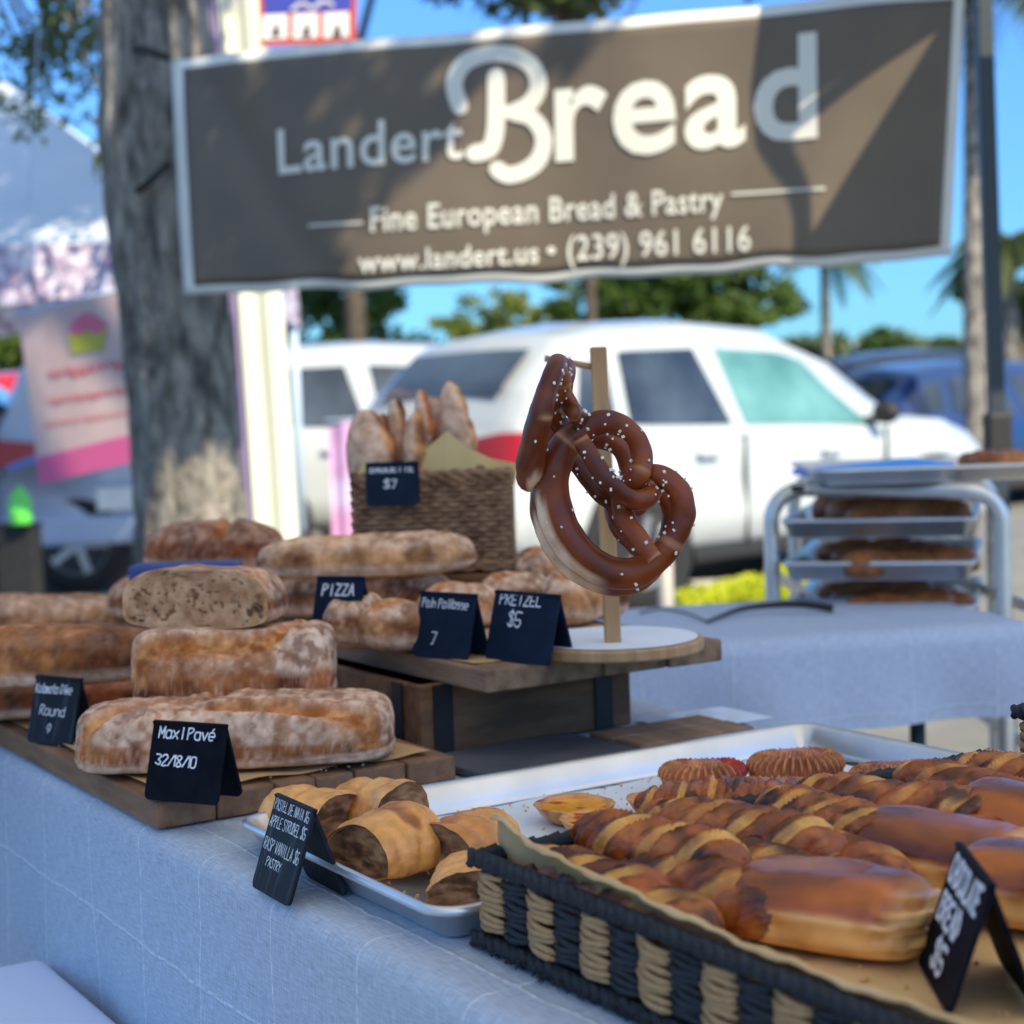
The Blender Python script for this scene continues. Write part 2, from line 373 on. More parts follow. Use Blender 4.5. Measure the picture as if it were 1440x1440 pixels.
CR = np.array((.34, .150, .062)); CRD = np.array((.12, .038, .015)); FL = np.array((.80, .72, .66)); OR = np.array((.50, .225, .065)); PALE = np.array((.60, .40, .22))
def seg_d(p, a, b):
    a = np.array(a); b = np.array(b); ab = b-a; q = p[..., :2]-a; t = np.clip((q @ ab)/(ab @ ab), 0, 1); d = q-t[..., None]*ab
    return np.linalg.norm(d, axis=-1), t
def scored(scores, w=.009, depth=.008, lip=.004):
    def f(p, n, S_, T_):
        o = 0; up = sm(n[..., 2], .0, .4)
        for a, b in scores:
            d, t = seg_d(p, a, b); env = np.sin(math.pi*np.clip(t, .02, .98))**.5
            o = o - depth*np.exp(-(d/w)**2)*env*up + lip*np.exp(-((d-w*1.5)/(w*.5))**2)*env*up
        return o
    return f
def bread_col(scores=(), flour=.7, w=.009, base=CR, seed=0, sidef=.5):
    def f(p, n, q, S_, T_):
        t = fbm(q, 28, seed+2); c = mixc(CRD, base*1.35, sm(t, .25, .75))
        rim = fbm(q, 20, seed+11)
        f1 = (.35+.65*sm(fbm(q, 120, seed+4, 4), .38, .56))*sm(n[..., 2]+.5*(fbm(q, 40, seed+8, 3)-.5), .60-.2*flour, .92-.2*flour)
        f2 = sidef*.8*sm(fbm(q, 210, seed+6, 4), .50, .62)*sm(rim, .40, .60)
        f2 = np.maximum(f2, sidef*.38*sm(fbm(q, 330, seed+7, 2), .55, .7))
        c = mixc(c, FL, np.clip(np.maximum(f1*flour*1.05, f2*.85), 0, .88))
        c = mixc(c, FL*.85, .75*sm(-n[..., 2], .10, .4))
        for a, b in scores:
            d, tt = seg_d(p, a, b); m = np.exp(-(d/(w*1.25))**4)*sm(n[..., 2]+.3*(fbm(q, 60, seed)-.5), .15, .4)*sm(tt, 0, .05)*sm(1-tt, 0, .05)
            c = mixc(c, mixc((.36, .135, .042), (.62, .36, .17), sm(fbm(q, 90, seed+1), .32, .68)), m)
        return c
    return f
def place(o, pt, rz=0, tilt=(0, 0)):
    o.location = V(pt); o.rotation_euler = (tilt[0], tilt[1], rz); return o
def bread(name, c, L, Wd, H, rz, label, scores=(), flour=.7, cat='bread', mat='crust', group=None, tilt=(0, 0), base=CR, sidef=.5, seed=0, sw=.009, **kw):
    o, _ = loaf(name, L, Wd, H, mt[mat], disp=scored(scores, sw) if scores else None, col=bread_col(scores, flour, sw, base, seed, sidef), seed=seed, **kw)
    place(o, c, rz, tilt); return tag(o, label, cat, group)

# ================================================================== GROUND
mt['asphalt'] = M('asphalt', (.15, .148, .14), (.22, .215, .20), sc=3, rough=.9, bump=.4, bsc=80)
mt['mulch'] = M('dry mulch', (.20, .12, .06), (.42, .30, .17), sc=5, rough=.95, bump=1, bsc=20)
mt['conc'] = M('pale concrete', (.42, .41, .38), (.55, .53, .5), sc=2, rough=.9)
mt['whitepaint'] = M('white line paint', (.7, .7, .68), (.8, .8, .78), sc=6, rough=.8)
mt['turf'] = M('verge turf', (.06, .11, .02), (.12, .18, .04), sc=6, rough=.95, bump=1, bsc=30)
def quadK(name, pts, z, mat):
    return mesh(name, [K(a, b, z) for a, b in pts], [tuple(range(len(pts)))], mat, None, False)
g = quadK('ground', [(-400, -60), (400, -60), (400, 500), (-400, 500)], 0, mt['asphalt']); struct(g)
struct(quadK('mulch_bed', [(-9, 11.8), (-2.2, 11.8), (-2.3, 19), (-9, 19)], .004, mt['mulch']))
struct(quadK('concrete_path', [(-9, 9.6), (-2.1, 9.0), (-2.1, 10.4), (-9, 11.0)], .004, mt['conc']))
struct(quadK('verge', [(-400, 26), (400, 26), (400, 60), (-400, 60)], .004, mt['turf']))
for k in range(6):
    x = -1.0+k*2.9
    struct(quadK('parking_line', [(x, 6.2), (x+.1, 6.2), (x+3.4, 10.6), (x+3.28, 10.6)], .004, mt['whitepaint']))

# ================================================================== TREES
def leafmat(n, a, b, tr=.35): return M(n, a, b, sc=.9, rough=.6, trans=tr, det=6, spec=.4)
LM = {'oak': leafmat('oak leaves', (.05, .08, .03), (.14, .18, .07)), 'dark': leafmat('dark leaves', (.035, .08, .015), (.10, .17, .03)),
      'lime': leafmat('lime leaves', (.13, .18, .03), (.25, .27, .06)), 'palm': leafmat('palm leaves', (.03, .06, .015), (.10, .13, .04))}
def bark(n, a, b): return M(n, a, b, sc=20, rough=.95, bump=1, bsc=55, stretch=(1, 1, .4), bdist=.03, contrast=(.34, .66), det=8)
mt['bark'] = bark('grey bark', (.075, .068, .06), (.36, .33, .29)); mt['bark2'] = bark('brown bark', (.06, .045, .03), (.14, .11, .08))
def leaves(blobs, n, size, name, mat, parent, seed):
    g_ = np.random.default_rng(seed); vs = []; fs = []
    tot = sum(b[3]*b[4] for b in blobs)
    for (x, y, z, r, h) in blobs:
        k = int(n*r*h/tot); d = g_.normal(size=(k, 3)); d /= np.linalg.norm(d, axis=1, keepdims=True); rad = g_.random(k)**.4
        # clumps: gather leaves round sub-centres
        sub = g_.normal(size=(14, 3)); sub /= np.linalg.norm(sub, axis=1, keepdims=True); sub *= g_.uniform(.45, .95, (14, 1))
        w = sub[g_.integers(0, 14, k)] + d*rad[:, None]*.36
        p = np.array([x, y, z]) + w*np.array([r, r, h])
        a = g_.normal(size=(k, 3)); a /= np.linalg.norm(a, axis=1, keepdims=True); b = np.cross(a, g_.normal(size=(k, 3))); b /= np.linalg.norm(b, axis=1, keepdims=True)
        s_ = size*g_.uniform(.6, 1.3, (k, 1)); i0 = len(vs)
        q = np.stack([p-a*s_, p+b*s_*.5, p+a*s_, p-b*s_*.5], 1).reshape(-1, 3); vs.extend(q.tolist())
        fs += [(i0+4*i, i0+4*i+1, i0+4*i+2, i0+4*i+3) for i in range(k)]
    return mesh(name, vs, fs, mat, parent, False)
def tree(pos, h, crown, trunk_r, mat, label, n=5000, size=.12, seed=1, group=None, nb=9, lean=0, base=None, flat=.6):
    e = empty('broadleaf_tree', pos, 0, label, 'tree', group); g_ = np.random.default_rng(seed)
    cz = h-crown*flat if base is None else base
    mb = MB(); mb.tube([(0, 0, 0), (lean*.3, 0, cz*.4), (lean, 0, cz)], [trunk_r*1.3, trunk_r, trunk_r*.75], 10); mb.out('trunk', mt['bark2'], e, True)
    bl = []
    for k in range(nb):
        a = g_.uniform(0, 6.28); r = crown*g_.uniform(.1, .68); bl.append((lean+r*math.cos(a), r*math.sin(a), cz+crown*flat*g_.uniform(-.35, .7), crown*g_.uniform(.3, .5), crown*flat*g_.uniform(.3, .5)))
    mb = MB()
    for b in bl: mb.tube([(lean*.8, 0, cz*.7), ((b[0]+lean)/2, b[1]/2, (cz*.8+b[2])/2), b[:3]], [trunk_r*.5, trunk_r*.3, trunk_r*.08], 6)
    mb.out('limbs', mt['bark2'], e, True)
    leaves(bl, n, size, 'crown', LM[mat], e, seed); return e
def palm(pos, h, r, tr, label, seed=1, lean=0, nf=20):
    e = empty('palm_tree', pos, 0, label, 'palm tree', 'palm trees beyond the cars'); g_ = random.Random(seed)
    mb = MB(); mb.tube([(lean*(i/10)**2, 0, h*i/10) for i in range(11)], [tr*(1.15-.3*i/10)*(1.05 if i % 2 else .97) for i in range(11)], 10); mb.out('trunk', mt['bark'], e, True)
    for k in range(nf):
        a = k*2.4+g_.uniform(-.2, .2); el = g_.uniform(-.3, 1.1); mb = MB(); L = r*g_.uniform(.85, 1.1); spine = []
        for i in range(9):
            t = i/8; spine.append((lean+math.cos(a)*L*t*math.cos(el*.6), math.sin(a)*L*t*math.cos(el*.6), h+L*(math.sin(el)*t*.8-1.0*t*t*(.75))))
        mb.tube(spine, [.03*(1-.8*i/8) for i in range(9)], 4)
        for i in range(1, 33):
            t = i/33*8; j = min(int(t), 7); p = np.array(spine[j])*(1-(t-j))+np.array(spine[j+1])*(t-j); tn = np.array(spine[j+1])-np.array(spine[j]); tn /= np.linalg.norm(tn)
            for sd_ in (-1, 1):
                s = np.cross(tn, (0, 0, 1)); s = s/np.linalg.norm(s)*sd_; l = L*.30*math.sin(math.pi*min(1, t/8*.85+.12)); d = s*.75+tn*.5+np.array([0, 0, -.35-.3*g_.random()])
                q = p+d*l; mb.add([p, p+tn*.06, q], [(0, 1, 2)])
        mb.out('frond', LM['palm'], e)
    return e

# big oak beside the stall: its trunk holds the banner
def oak():
    dep = 5.2; base = K((267-720)/2400*dep, dep, 0); e = empty('oak_tree', base, YAW, 'large grey barked tree trunk that the bread banner is strapped to', 'tree')
    cz = [0, .4, .9, 1.4, 1.9, 2.4, 3.0, 3.6]
    N = 72; vs = []; fs = []
    for i in range(150):
        z = 3.6*i/149; lx = -.012*z + .012*math.sin(z*2); r = .164*(1-.03*z)+.16*math.exp(-z/.22)*.6+ (.02*math.exp(-((z-1.9)/.25)**2))
        for k in range(N):
            a = 2*math.pi*k/N; p = np.array([math.cos(a), math.sin(a), z*.35]); d = .022*(fbm(p*1.0, 9, 3, 3)-.5)*2 + .03*abs(fbm(np.array([math.cos(a)*3, math.sin(a)*3, z*1.4]), 4, 5)-.5)
            vs.append((lx+(r+d)*math.cos(a), (r+d)*math.sin(a), z))
    for i in range(149):
        for k in range(N): fs.append((i*N+k, i*N+(k+1) % N, (i+1)*N+(k+1) % N, (i+1)*N+k))
    mesh('trunk', vs, fs, mt['bark'], e)
    # limbs and crown overhead
    Li = Matrix.Rotation(-YAW, 3, 'Z')
    def loc(w): return tuple(Li @ Vector([float(w[i]-base[i]) for i in range(3)]))
    bl = []
    dots = [(325, 130, 3.6, .34), (300, 330, 3.4, .30), (470, 70, 4.2, .20), (385, 290, 3.4, .20), (600, 95, 4.4, .20), (270, 215, 3.2, .16), (470, 350, 3.6, .16), (800, 70, 4.8, .12), (540, 200, 4.4, .12), (250, 150, 2.6, .24)]
    top = (-.04, 0, 3.55)
    for (px, py, t, r) in dots:
        w = D(px, py, 4.75)+SUN*t; w2 = loc(w); bl.append((*w2, r, r*.8))
    g_ = random.Random(5)
    extra = [(-.9, .8, 4.6, .9, .6), (.5, 1.6, 5.0, 1.1, .7), (-1.6, .2, 4.9, .9, .6), (.3, -.3, 5.6, 1.2, .8), (-.4, -.9, 5.3, .9, .6), (1.4, .9, 5.4, .9, .6), (1.0, -.6, 5.0, .8, .5)]
    bl += extra[1:]
    mb = MB()
    for b in bl:
        mid = [(top[i]*.55+b[i]*.45) for i in range(3)]; mid[2] += .3; mb.tube([(top[0], top[1], 3.3), mid, b[:3]], [.07, .045, .012], 6)
    mb.out('limbs', mt['bark'], e, True)
    leaves(bl, 15000, .055, 'crown', LM['oak'], e, 11)
    # black ratchet straps
    return e
oak_e = oak()

def hangleaf(px0, py0, dep, n, w, h, label, seed):   # low hanging twigs, seen against the sky
    c = D(px0, py0, dep); e = empty('hanging_branch', c, YAW, label, 'branch'); g_ = np.random.default_rng(seed)
    mb = MB(); bl = []
    for k in range(7):
        x = w*g_.uniform(-1, 1); z = h*g_.uniform(-1, .6); bl.append((x, g_.uniform(-.3, .3), z, .22, .25)); mb.tube([(x*.5-.3, 0, h*1.6), (x*.8, 0, z+.35*h), (x, 0, z)], [.018, .01, .003], 5)
    mb.out('limbs', mt['bark'], e, True); leaves(bl, n, .032, 'foliage', LM['oak'], e, seed)
hangleaf(110, 110, 7.5, 700, .28, .42, 'thin leafy twigs hanging against the sky left of the trunk', 4)
hangleaf(60, 20, 8.5, 500, .35, .3, 'sparse olive green twigs in the top left corner of the sky', 5)

# far trees, beyond the cars
def KP(px, dep, z=0):                              # above a picture column at a distance
    return K((px-720)/2400*dep, dep, z)
def trees():
    tree(KP(470, 26), 3.6, 2.1, .12, 'dark', 'dark green tree seen between the white post and the sky below the banner', 5000, .09, 21, 'trees behind the parked cars', base=2.2)
    tree(KP(715, 34), 4.0, 1.7, .15, 'lime', 'yellow green tree low under the middle of the banner', 3500, .10, 22, 'trees behind the parked cars', base=2.4)
    tree(KP(880, 30), 5.0, 1.9, .15, 'dark', 'dark leafy tree above the roof of the white sport utility car', 5000, .10, 23, 'trees behind the parked cars', base=3.1)
    tree(KP(1030, 31), 4.6, 1.6, .15, 'dark', 'green tree under the right half of the banner', 4200, .10, 24, 'trees behind the parked cars', base=2.9)
    tree(KP(510, 22), 10.5, 3.0, .13, 'oak', 'tall grey green tree showing above the left half of the banner', 6500, .12, 25, 'tall trees above the banner', base=7.4)
    tree(KP(840, 22), 10.2, 3.1, .07, 'oak', 'tall pale green tree showing above the middle of the banner', 6500, .12, 26, 'tall trees above the banner', base=7.2)
    tree(KP(60, 30), 3.2, 1.6, .15, 'dark', 'dark tree low behind the pink cupcake banner', 2500, .12, 27, 'trees behind the parked cars', base=1.9)
    for k, (px, w, mm) in enumerate(((1215, 1.4, 'dark'), (1300, 1.6, 'oak'), (1385, 1.5, 'dark'), (1455, 1.5, 'oak'), (1130, 1.6, 'oak'))):
        tree(KP(px, 62), 2.9+.25*(k % 2), w*1.7, .15, mm, ['low dark hedge tree on the horizon left of the grey roof', 'grey green tree on the horizon above the grey roof', 'dark round tree on the horizon beside the tent pole', 'pale tree on the horizon at the right edge', 'pale low tree on the horizon just right of the white car roof'][k], 1500, .22, 40+k, 'low trees along the horizon', base=1.9)
    palm(KP(1374, 15.5), 5.05, 1.5, .09, 'palm with a slim grey trunk just behind the dark tent pole', 3, .1)
    palm(KP(1168, 33), 4.1, 1.25, .1, 'small palm with drooping fronds under the right end of the banner', 4, nf=16)
    palm(KP(1425, 24), 3.2, 1.2, .12, 'short bushy palm at the right edge of the picture', 6, nf=18)
    tree(KP(1440, 40), 5.0, 2.2, .2, 'oak', 'olive green tree at the right edge behind the palms', 3500, .16, 29, None, base=3.0)
trees()

# ================================================================== BUILDING FAR OFF
def building():
    e = empty('low_building', KP(1310, 75), YAW, 'long low pale building with a grey roof on the horizon', 'building')
    bm_ = M('pale render wall', (.45, .45, .46)); rf = M('grey metal roof', (.16, .18, .22), (.2, .22, .26))
    boxo('wall', (0, 0, 1.3), (16, 6, 2.6), bm_, e)
    b = MB(); b.add([(-8.6, -3.6, 2.6), (8.6, -3.6, 2.6), (8.6, 3.6, 2.6), (-8.6, 3.6, 2.6), (-8.6, 0, 3.5), (8.6, 0, 3.5)], [(0, 1, 5, 4), (2, 3, 4, 5), (0, 4, 3), (1, 2, 5), (3, 2, 1, 0)]); b.out('roof', rf, e)
    dk = M('dark far window', (.04, .05, .06), rough=.2)
    for k in range(7): boxo('window', (-6.6+k*2.2, -3.01, 1.5), (1.1, .06, 1.0), dk, e)
building()

# ================================================================== CARS
def paint(n, c, rough=.25): return M(n, c, rough=rough, coat=.8, spec=.5)
mt['glass'] = M('dark glass painted reflections', (.006, .008, .012), (.05, .07, .09), sc=1.6, rough=.05, spec=.8, coat=.5); mt['glass_sky_tint'] = M('car glass painted sky', (.045, .17, .17), (.12, .32, .32), sc=2, rough=.08, spec=.8)  # noise tint paints reflections; teal paints the sky seen through the glass
mt['tyre'] = M('tyre rubber', (.015, .015, .016), rough=.85); mt['rim'] = M('alloy rim', (.45, .46, .48), rough=.3, metal=.8)
mt['lamp_red'] = M('red lamp lens', (.42, .012, .03), rough=.2, coat=.5); mt['lamp_clear'] = M('clear lamp lens', (.7, .75, .8), rough=.1, coat=.5); mt['trim'] = M('black trim', (.015, .015, .017), rough=.6)
def car(pos, yaw, body, label, L=4.3, Wd=1.8, st=None, wins=(), fside=None, group='cars in the parking area', cat='car', wheels=(.78, 3.45), glass2=None, wr=.33):
    e = empty('parked_car', pos, yaw, label, cat, group)
    # st: x, z bottom, z belt, z top, half width at belt, half width at top
    xs = np.array([s[0] for s in st])
    def at(x, k): return float(np.interp(x, xs, [s[k] for s in st]))
    X = sorted(set(list(xs)+[float(v) for v in np.linspace(xs[0], xs[-1], 44)])); rows = []
    for x in X:
        zb, zl, zt, wb, wt = [at(x, k) for k in range(1, 6)]
        rows.append([(x, 0, zb), (x, wb*.8, zb), (x, wb*.97, zb+.07), (x, wb*1.0, zb+(zl-zb)*.35), (x, wb*.965, zb+(zl-zb)*.62), (x, wb*.985, zl-.06), (x, wb*.95, zl), (x, wt+(wb*.95-wt)*.5, zl+(zt-zl)*.5), (x, wt+.02, zt-(zt-zl)*.12), (x, wt*.82, zt-.012 if zt-zl > .1 else zt), (x, wt*.4, zt+.02), (x, 0, zt+.03)])
    vs = []; fs = []; n = len(rows[0])
    for r in rows: vs += r
    for r in rows: vs += [(p[0], -p[1], p[2]) for p in r]
    m_ = len(rows)
    for i in range(m_-1):
        for k in range(n-1):
            a = i*n+k; fs.append((a, a+n, a+n+1, a+1)); b = m_*n+a; fs.append((b+1, b+n+1, b+n, b))
    for base_, i in ((0, 0), (0, m_-1)):
        q = [i*n+k for k in range(n)]+[m_*n+i*n+k for k in range(n-2, 0, -1)]; fs.append(tuple(q if i else q[::-1]))
    mesh('body', vs, fs, body, e, True)
    def side(x, t, off=.008):
        zl, zt, wb, wt = at(x, 2), at(x, 3), at(x, 4), at(x, 5); z = zl+(zt-zl)*t; y = wb*.95+(wt+.02-wb*.95)*(t/.88); return x, -(y+off), z
    for (xa, xb, xc, xd, t0, t1, gm) in wins:      # bottom left/right, top left/right
        for s_ in (1, -1):
            v = []; f = []; nx, nz = 8, 4
            for i in range(nx+1):
                for j in range(nz+1):
                    a = i/nx; b = j/nz; x = (xa+(xb-xa)*a)*(1-b)+(xc+(xd-xc)*a)*b; p = side(x, t0+(t1-t0)*b); v.append((p[0], p[1]*s_, p[2]))
            for i in range(nx):
                for j in range(nz): a = i*(nz+1)+j; f.append((a, a+nz+1, a+nz+2, a+1))
            mesh('side_window', v, f, mt[gm], e)
    def band(name, x0, x1, wfrac, mat, nseg=6, off=.012):
        v = []; f = []
        for i in range(nseg+1):
            x = x0+(x1-x0)*i/nseg; zt = at(x, 3)
            for j in range(7):
                y = (j/6*2-1)*wfrac*at(x, 5); v.append((x+(-off if x1 < 2 else off), y, zt+off+.02*(1-(y/.8)**2)))
        for i in range(nseg):
            for j in range(6): a = i*7+j; f.append((a, a+7, a+8, a+1))
        mesh(name, v, f, mat, e)
    band('rear_window', .16, .40, .80, mt['glass']); band('windscreen', fside[0], fside[1], .95, mt['glass'])
    for x in wheels:
        for s_ in (1, -1):
            y = s_*(Wd/2-.08)
            arch = MB(); arch.lathe([(0, -.115), (wr+.07, -.115), (wr+.07, .095), (0, .095)], 26); a = arch.out('wheel_arch', mt['trim'], e, False); a.rotation_euler = (R_(90), 0, 0); a.location = (x, y, wr+.01)
            t = MB(); t.lathe([(wr*.62, -.11), (wr*.9, -.115), (wr, -.08), (wr, .08), (wr*.9, .115), (wr*.62, .11)], 28); w = t.out('wheel', mt['tyre'], e, True); w.rotation_euler = (R_(90), 0, 0); w.location = (x, y+s_*.01, wr)
            r_ = MB(); r_.lathe([(0, .085), (.05, .1), (.06, .07), (wr*.55, .07), (wr*.64, .11), (wr*.64, -.05)], 24)
            for k in range(5):
                an = k*2*math.pi/5; Mx = Matrix.Rotation(an, 4, 'Z'); r_.box((wr*.33, 0, .085), (wr*.6, .05, .02), Mx)
            ro = r_.out('rim', mt['rim'], w, False)
            if s_ > 0: ro.rotation_euler = (R_(180), 0, 0)
    zt = at(.0, 2)
    for s_ in (1, -1):
        for nm, x0, x1, zc, hh, mm in (('taillight', -.03, .42, at(.2, 2)-.10, .16, 'lamp_red'), ('headlight', L-.55, L+.01, at(L-.2, 2)-.10, .12, 'lamp_clear')):
            v = []; f = []
            for i in range(7):
                a = i/6; x = x0+(x1-x0)*a; w_ = at(min(max(x, xs[0]), xs[-1]), 4)*.985+.012
                tp = hh*(.5+.5*a if nm == 'headlight' else 1-.75*a*a)/2
                if x < 0: w_ -= .05
                if x > L-.08: w_ -= .03
                v += [(x, -s_*w_, zc-tp), (x, -s_*w_, zc+tp+.02)]
            for i in range(6): f.append((2*i, 2*i+2, 2*i+3, 2*i+1))
            if nm == 'taillight': v += [(-.035, -s_*.45, zc-hh*.3), (-.035, -s_*.45, zc+hh*.4)]; f.append((len(v)-2, 0, 1, len(v)-1))
            mesh(nm, v, f, mt[mm], e)
        p = side(fside[2], .12); mb = MB(); mb.lathe([(0, -.06), (.04, -.055), (.07, -.02), (.07, .03), (.04, .055), (0, .06)], 12); o = mb.out('mirror', mt['trim'], e, True); o.location = (p[0], s_*(p[1]-.12), p[2]+.05); o.rotation_euler = (0, R_(90), 0); o.scale = (1, 1.3, .9)
        boxo('mirror_arm', (p[0]-.01, s_*(p[1]-.04), p[2]+.01), (.05, .12, .04), mt['trim'], e)
        for hx in fside[3]:
            boxo('door_handle', (hx, s_*(-at(hx, 4)*.985-.02), at(hx, 2)-.13), (.17, .03, .035), body, e, .008)
    for sx_ in fside[4] if len(fside) > 4 else ():
        for s_ in (1, -1): boxo('door_seam', (sx_, s_*(at(sx_, 4)*.985+.004), .62), (.012, .02, .62), mt['trim'], e)
    boxo('sill_trim', (L/2+.05, 0, at(L/2, 1)+.01), (L*.45, Wd*.985, .09), mt['trim'], e, .02)
    boxo('rear_bumper', (.02, 0, .42), (.12, Wd*.86, .2), body, e, .04); boxo('front_bumper', (L-.03, 0, .38), (.12, Wd*.8, .2), body, e, .04)
    boxo('number_plate', (-.05, 0, .62), (.015, .33, .15), mt['whitepaint'], e, .004)
    return e
ST_SUV = [(0, .34, .86, .88, .80, .66), (.06, .3, 1.0, 1.06, .86, .68), (.2, .27, 1.03, 1.28, .89, .66), (.5, .26, 1.03, 1.56, .9, .64), (.95, .26, 1.0, 1.63, .9, .63), (1.6, .26, .98, 1.655, .9, .62), (2.2, .26, .965, 1.62, .9, .61), (2.7, .26, .955, 1.44, .9, .62), (3.05, .26, .95, 1.18, .9, .66), (3.25, .26, .95, 1.04, .89, .72), (3.7, .27, .90, 1.0, .87, .74), (4.05, .3, .8, .9, .83, .7), (4.28, .36, .62, .74, .72, .6)]
SUVW = [(.80, 1.60, .86, 1.46, .06, .74, 'glass'), (1.72, 2.88, 1.64, 2.42, .06, .74, 'glass_sky_tint'), (.42, .70, .56, .76, .1, .68, 'glass')]
white = paint('white car paint', (.43, .475, .50)); blue = paint('blue car paint', (.006, .03, .12)); navy = paint('navy car paint', (.012, .02, .05)); red = paint('red car paint', (.42, .01, .03)); silver = paint('silver blue paint', (.40, .48, .62))
car(K(-.50, 9.35, 0), YAW+R_(40), white, 'white sport utility car parked broadside behind the hanging pretzels', st=[(q[0], q[1], q[2]*.97, q[3]*.965, q[4], q[5]) for q in ST_SUV], wins=SUVW, fside=(3.06, 2.62, 2.86, (1.35, 2.42), (.74, 1.66, 2.95)))
car(K(-2.75, 13.2, 0), YAW+R_(8), white, 'white car with dark windows behind the cream tent post', st=ST_SUV, wins=[(w[:6]+('glass',)) for w in SUVW], fside=(3.06, 2.62, 2.86, (1.35, 2.42)))
car(K(3.1, 16.5, 0), YAW+R_(28), blue, 'bright blue car half hidden behind the dark tent pole', st=[(q[0], q[1]*.8, q[2]*.88, q[3]*.86, q[4], q[5]) for q in ST_SUV], wins=[(w[:6]+('glass',)) for w in SUVW], fside=(3.06, 2.62, 2.86, (1.35, 2.42)))
car(K(3.6, 21.5, 0), YAW+R_(12), navy, 'dark blue car farther back, left of the tent pole', st=ST_SUV, wins=[(w[:6]+('glass',)) for w in SUVW], fside=(3.06, 2.62, 2.86, (1.35, 2.42)))
car(K(-6.6, 17.5, 0), YAW+R_(14), red, 'red car seen low between the cupcake banner and the trunk', st=ST_SUV, wins=[(w[:6]+('glass',)) for w in SUVW], fside=(3.06, 2.62, 2.86, (1.35, 2.42)))
car(K(-2.55, 11.2, 0), YAW+R_(100), silver, 'pale silver car whose bumper shows left of the trunk', st=ST_SUV, wins=[(w[:6]+('glass',)) for w in SUVW], fside=(3.06, 2.62, 2.86, (1.35, 2.42)))
car(K(-6.4, 11.6, 0), YAW+R_(8), navy, 'dark navy car cut by the left edge of the picture', st=ST_SUV, wins=[(w[:6]+('glass',)) for w in SUVW], fside=(3.06, 2.62, 2.86, (1.35, 2.42)))

# sunlit lime ground cover under the rack
def cover():
    g_ = np.random.default_rng(3); vs = []; fs = []
    a = KP(955, 7.9); b = KP(1290, 8.6)
    for k in range(9000):
        t = g_.random(); q = a+(b-a)*t + FW*g_.uniform(-.28, .28); z = g_.uniform(.02, .30)*(1-.25*abs(2*t-1)); d = g_.normal(size=3); d /= np.linalg.norm(d); c = np.cross(d, g_.normal(size=3)); c /= np.linalg.norm(c); s = .022
        p = np.array([q[0], q[1], z]); i = len(vs); vs += [p-d*s, p+c*s*.6, p+d*s, p-c*s*.6]; fs.append((i, i+1, i+2, i+3))
    o = mesh('ground_cover', vs, fs, M('lime ground cover', (.50, .55, .03), (.62, .66, .05), sc=3, trans=.4), None, False)
    tag(o, 'sunlit lime yellow ground cover plants seen below the tray rack', 'plants', kind='stuff')
cover()
for k, (px, dep) in enumerate(((1010, 7.2), (1150, 9.6))):
    c = KP(px, dep, .06); o = boxo('wheel_stop', (0, 0, 0), (1.5, .15, .12), mt['conc'], None, .02); o.location = V(c); o.rotation_euler = (0, 0, YAW+R_(8))
    tag(o, ['white concrete wheel stop on the asphalt left of the tray rack', 'pale concrete wheel stop behind the lime plants'][k], 'wheel stop', 'wheel stops')
b = MB(); b.tube([(0, 0, 0), (0, 0, .62)], .03, 10); b.lathe([(.05, 0), (.05, .02), (.03, .03)], 12); b.lathe([(.03, .62), (.034, .64), (0, .66)], 12)
o = b.out('bollard', M('beige post', (.42, .40, .36)), None, True); o.location = V(KP(933, 6.6)); tag(o, 'short beige post standing right of the pretzel rod', 'bollard')

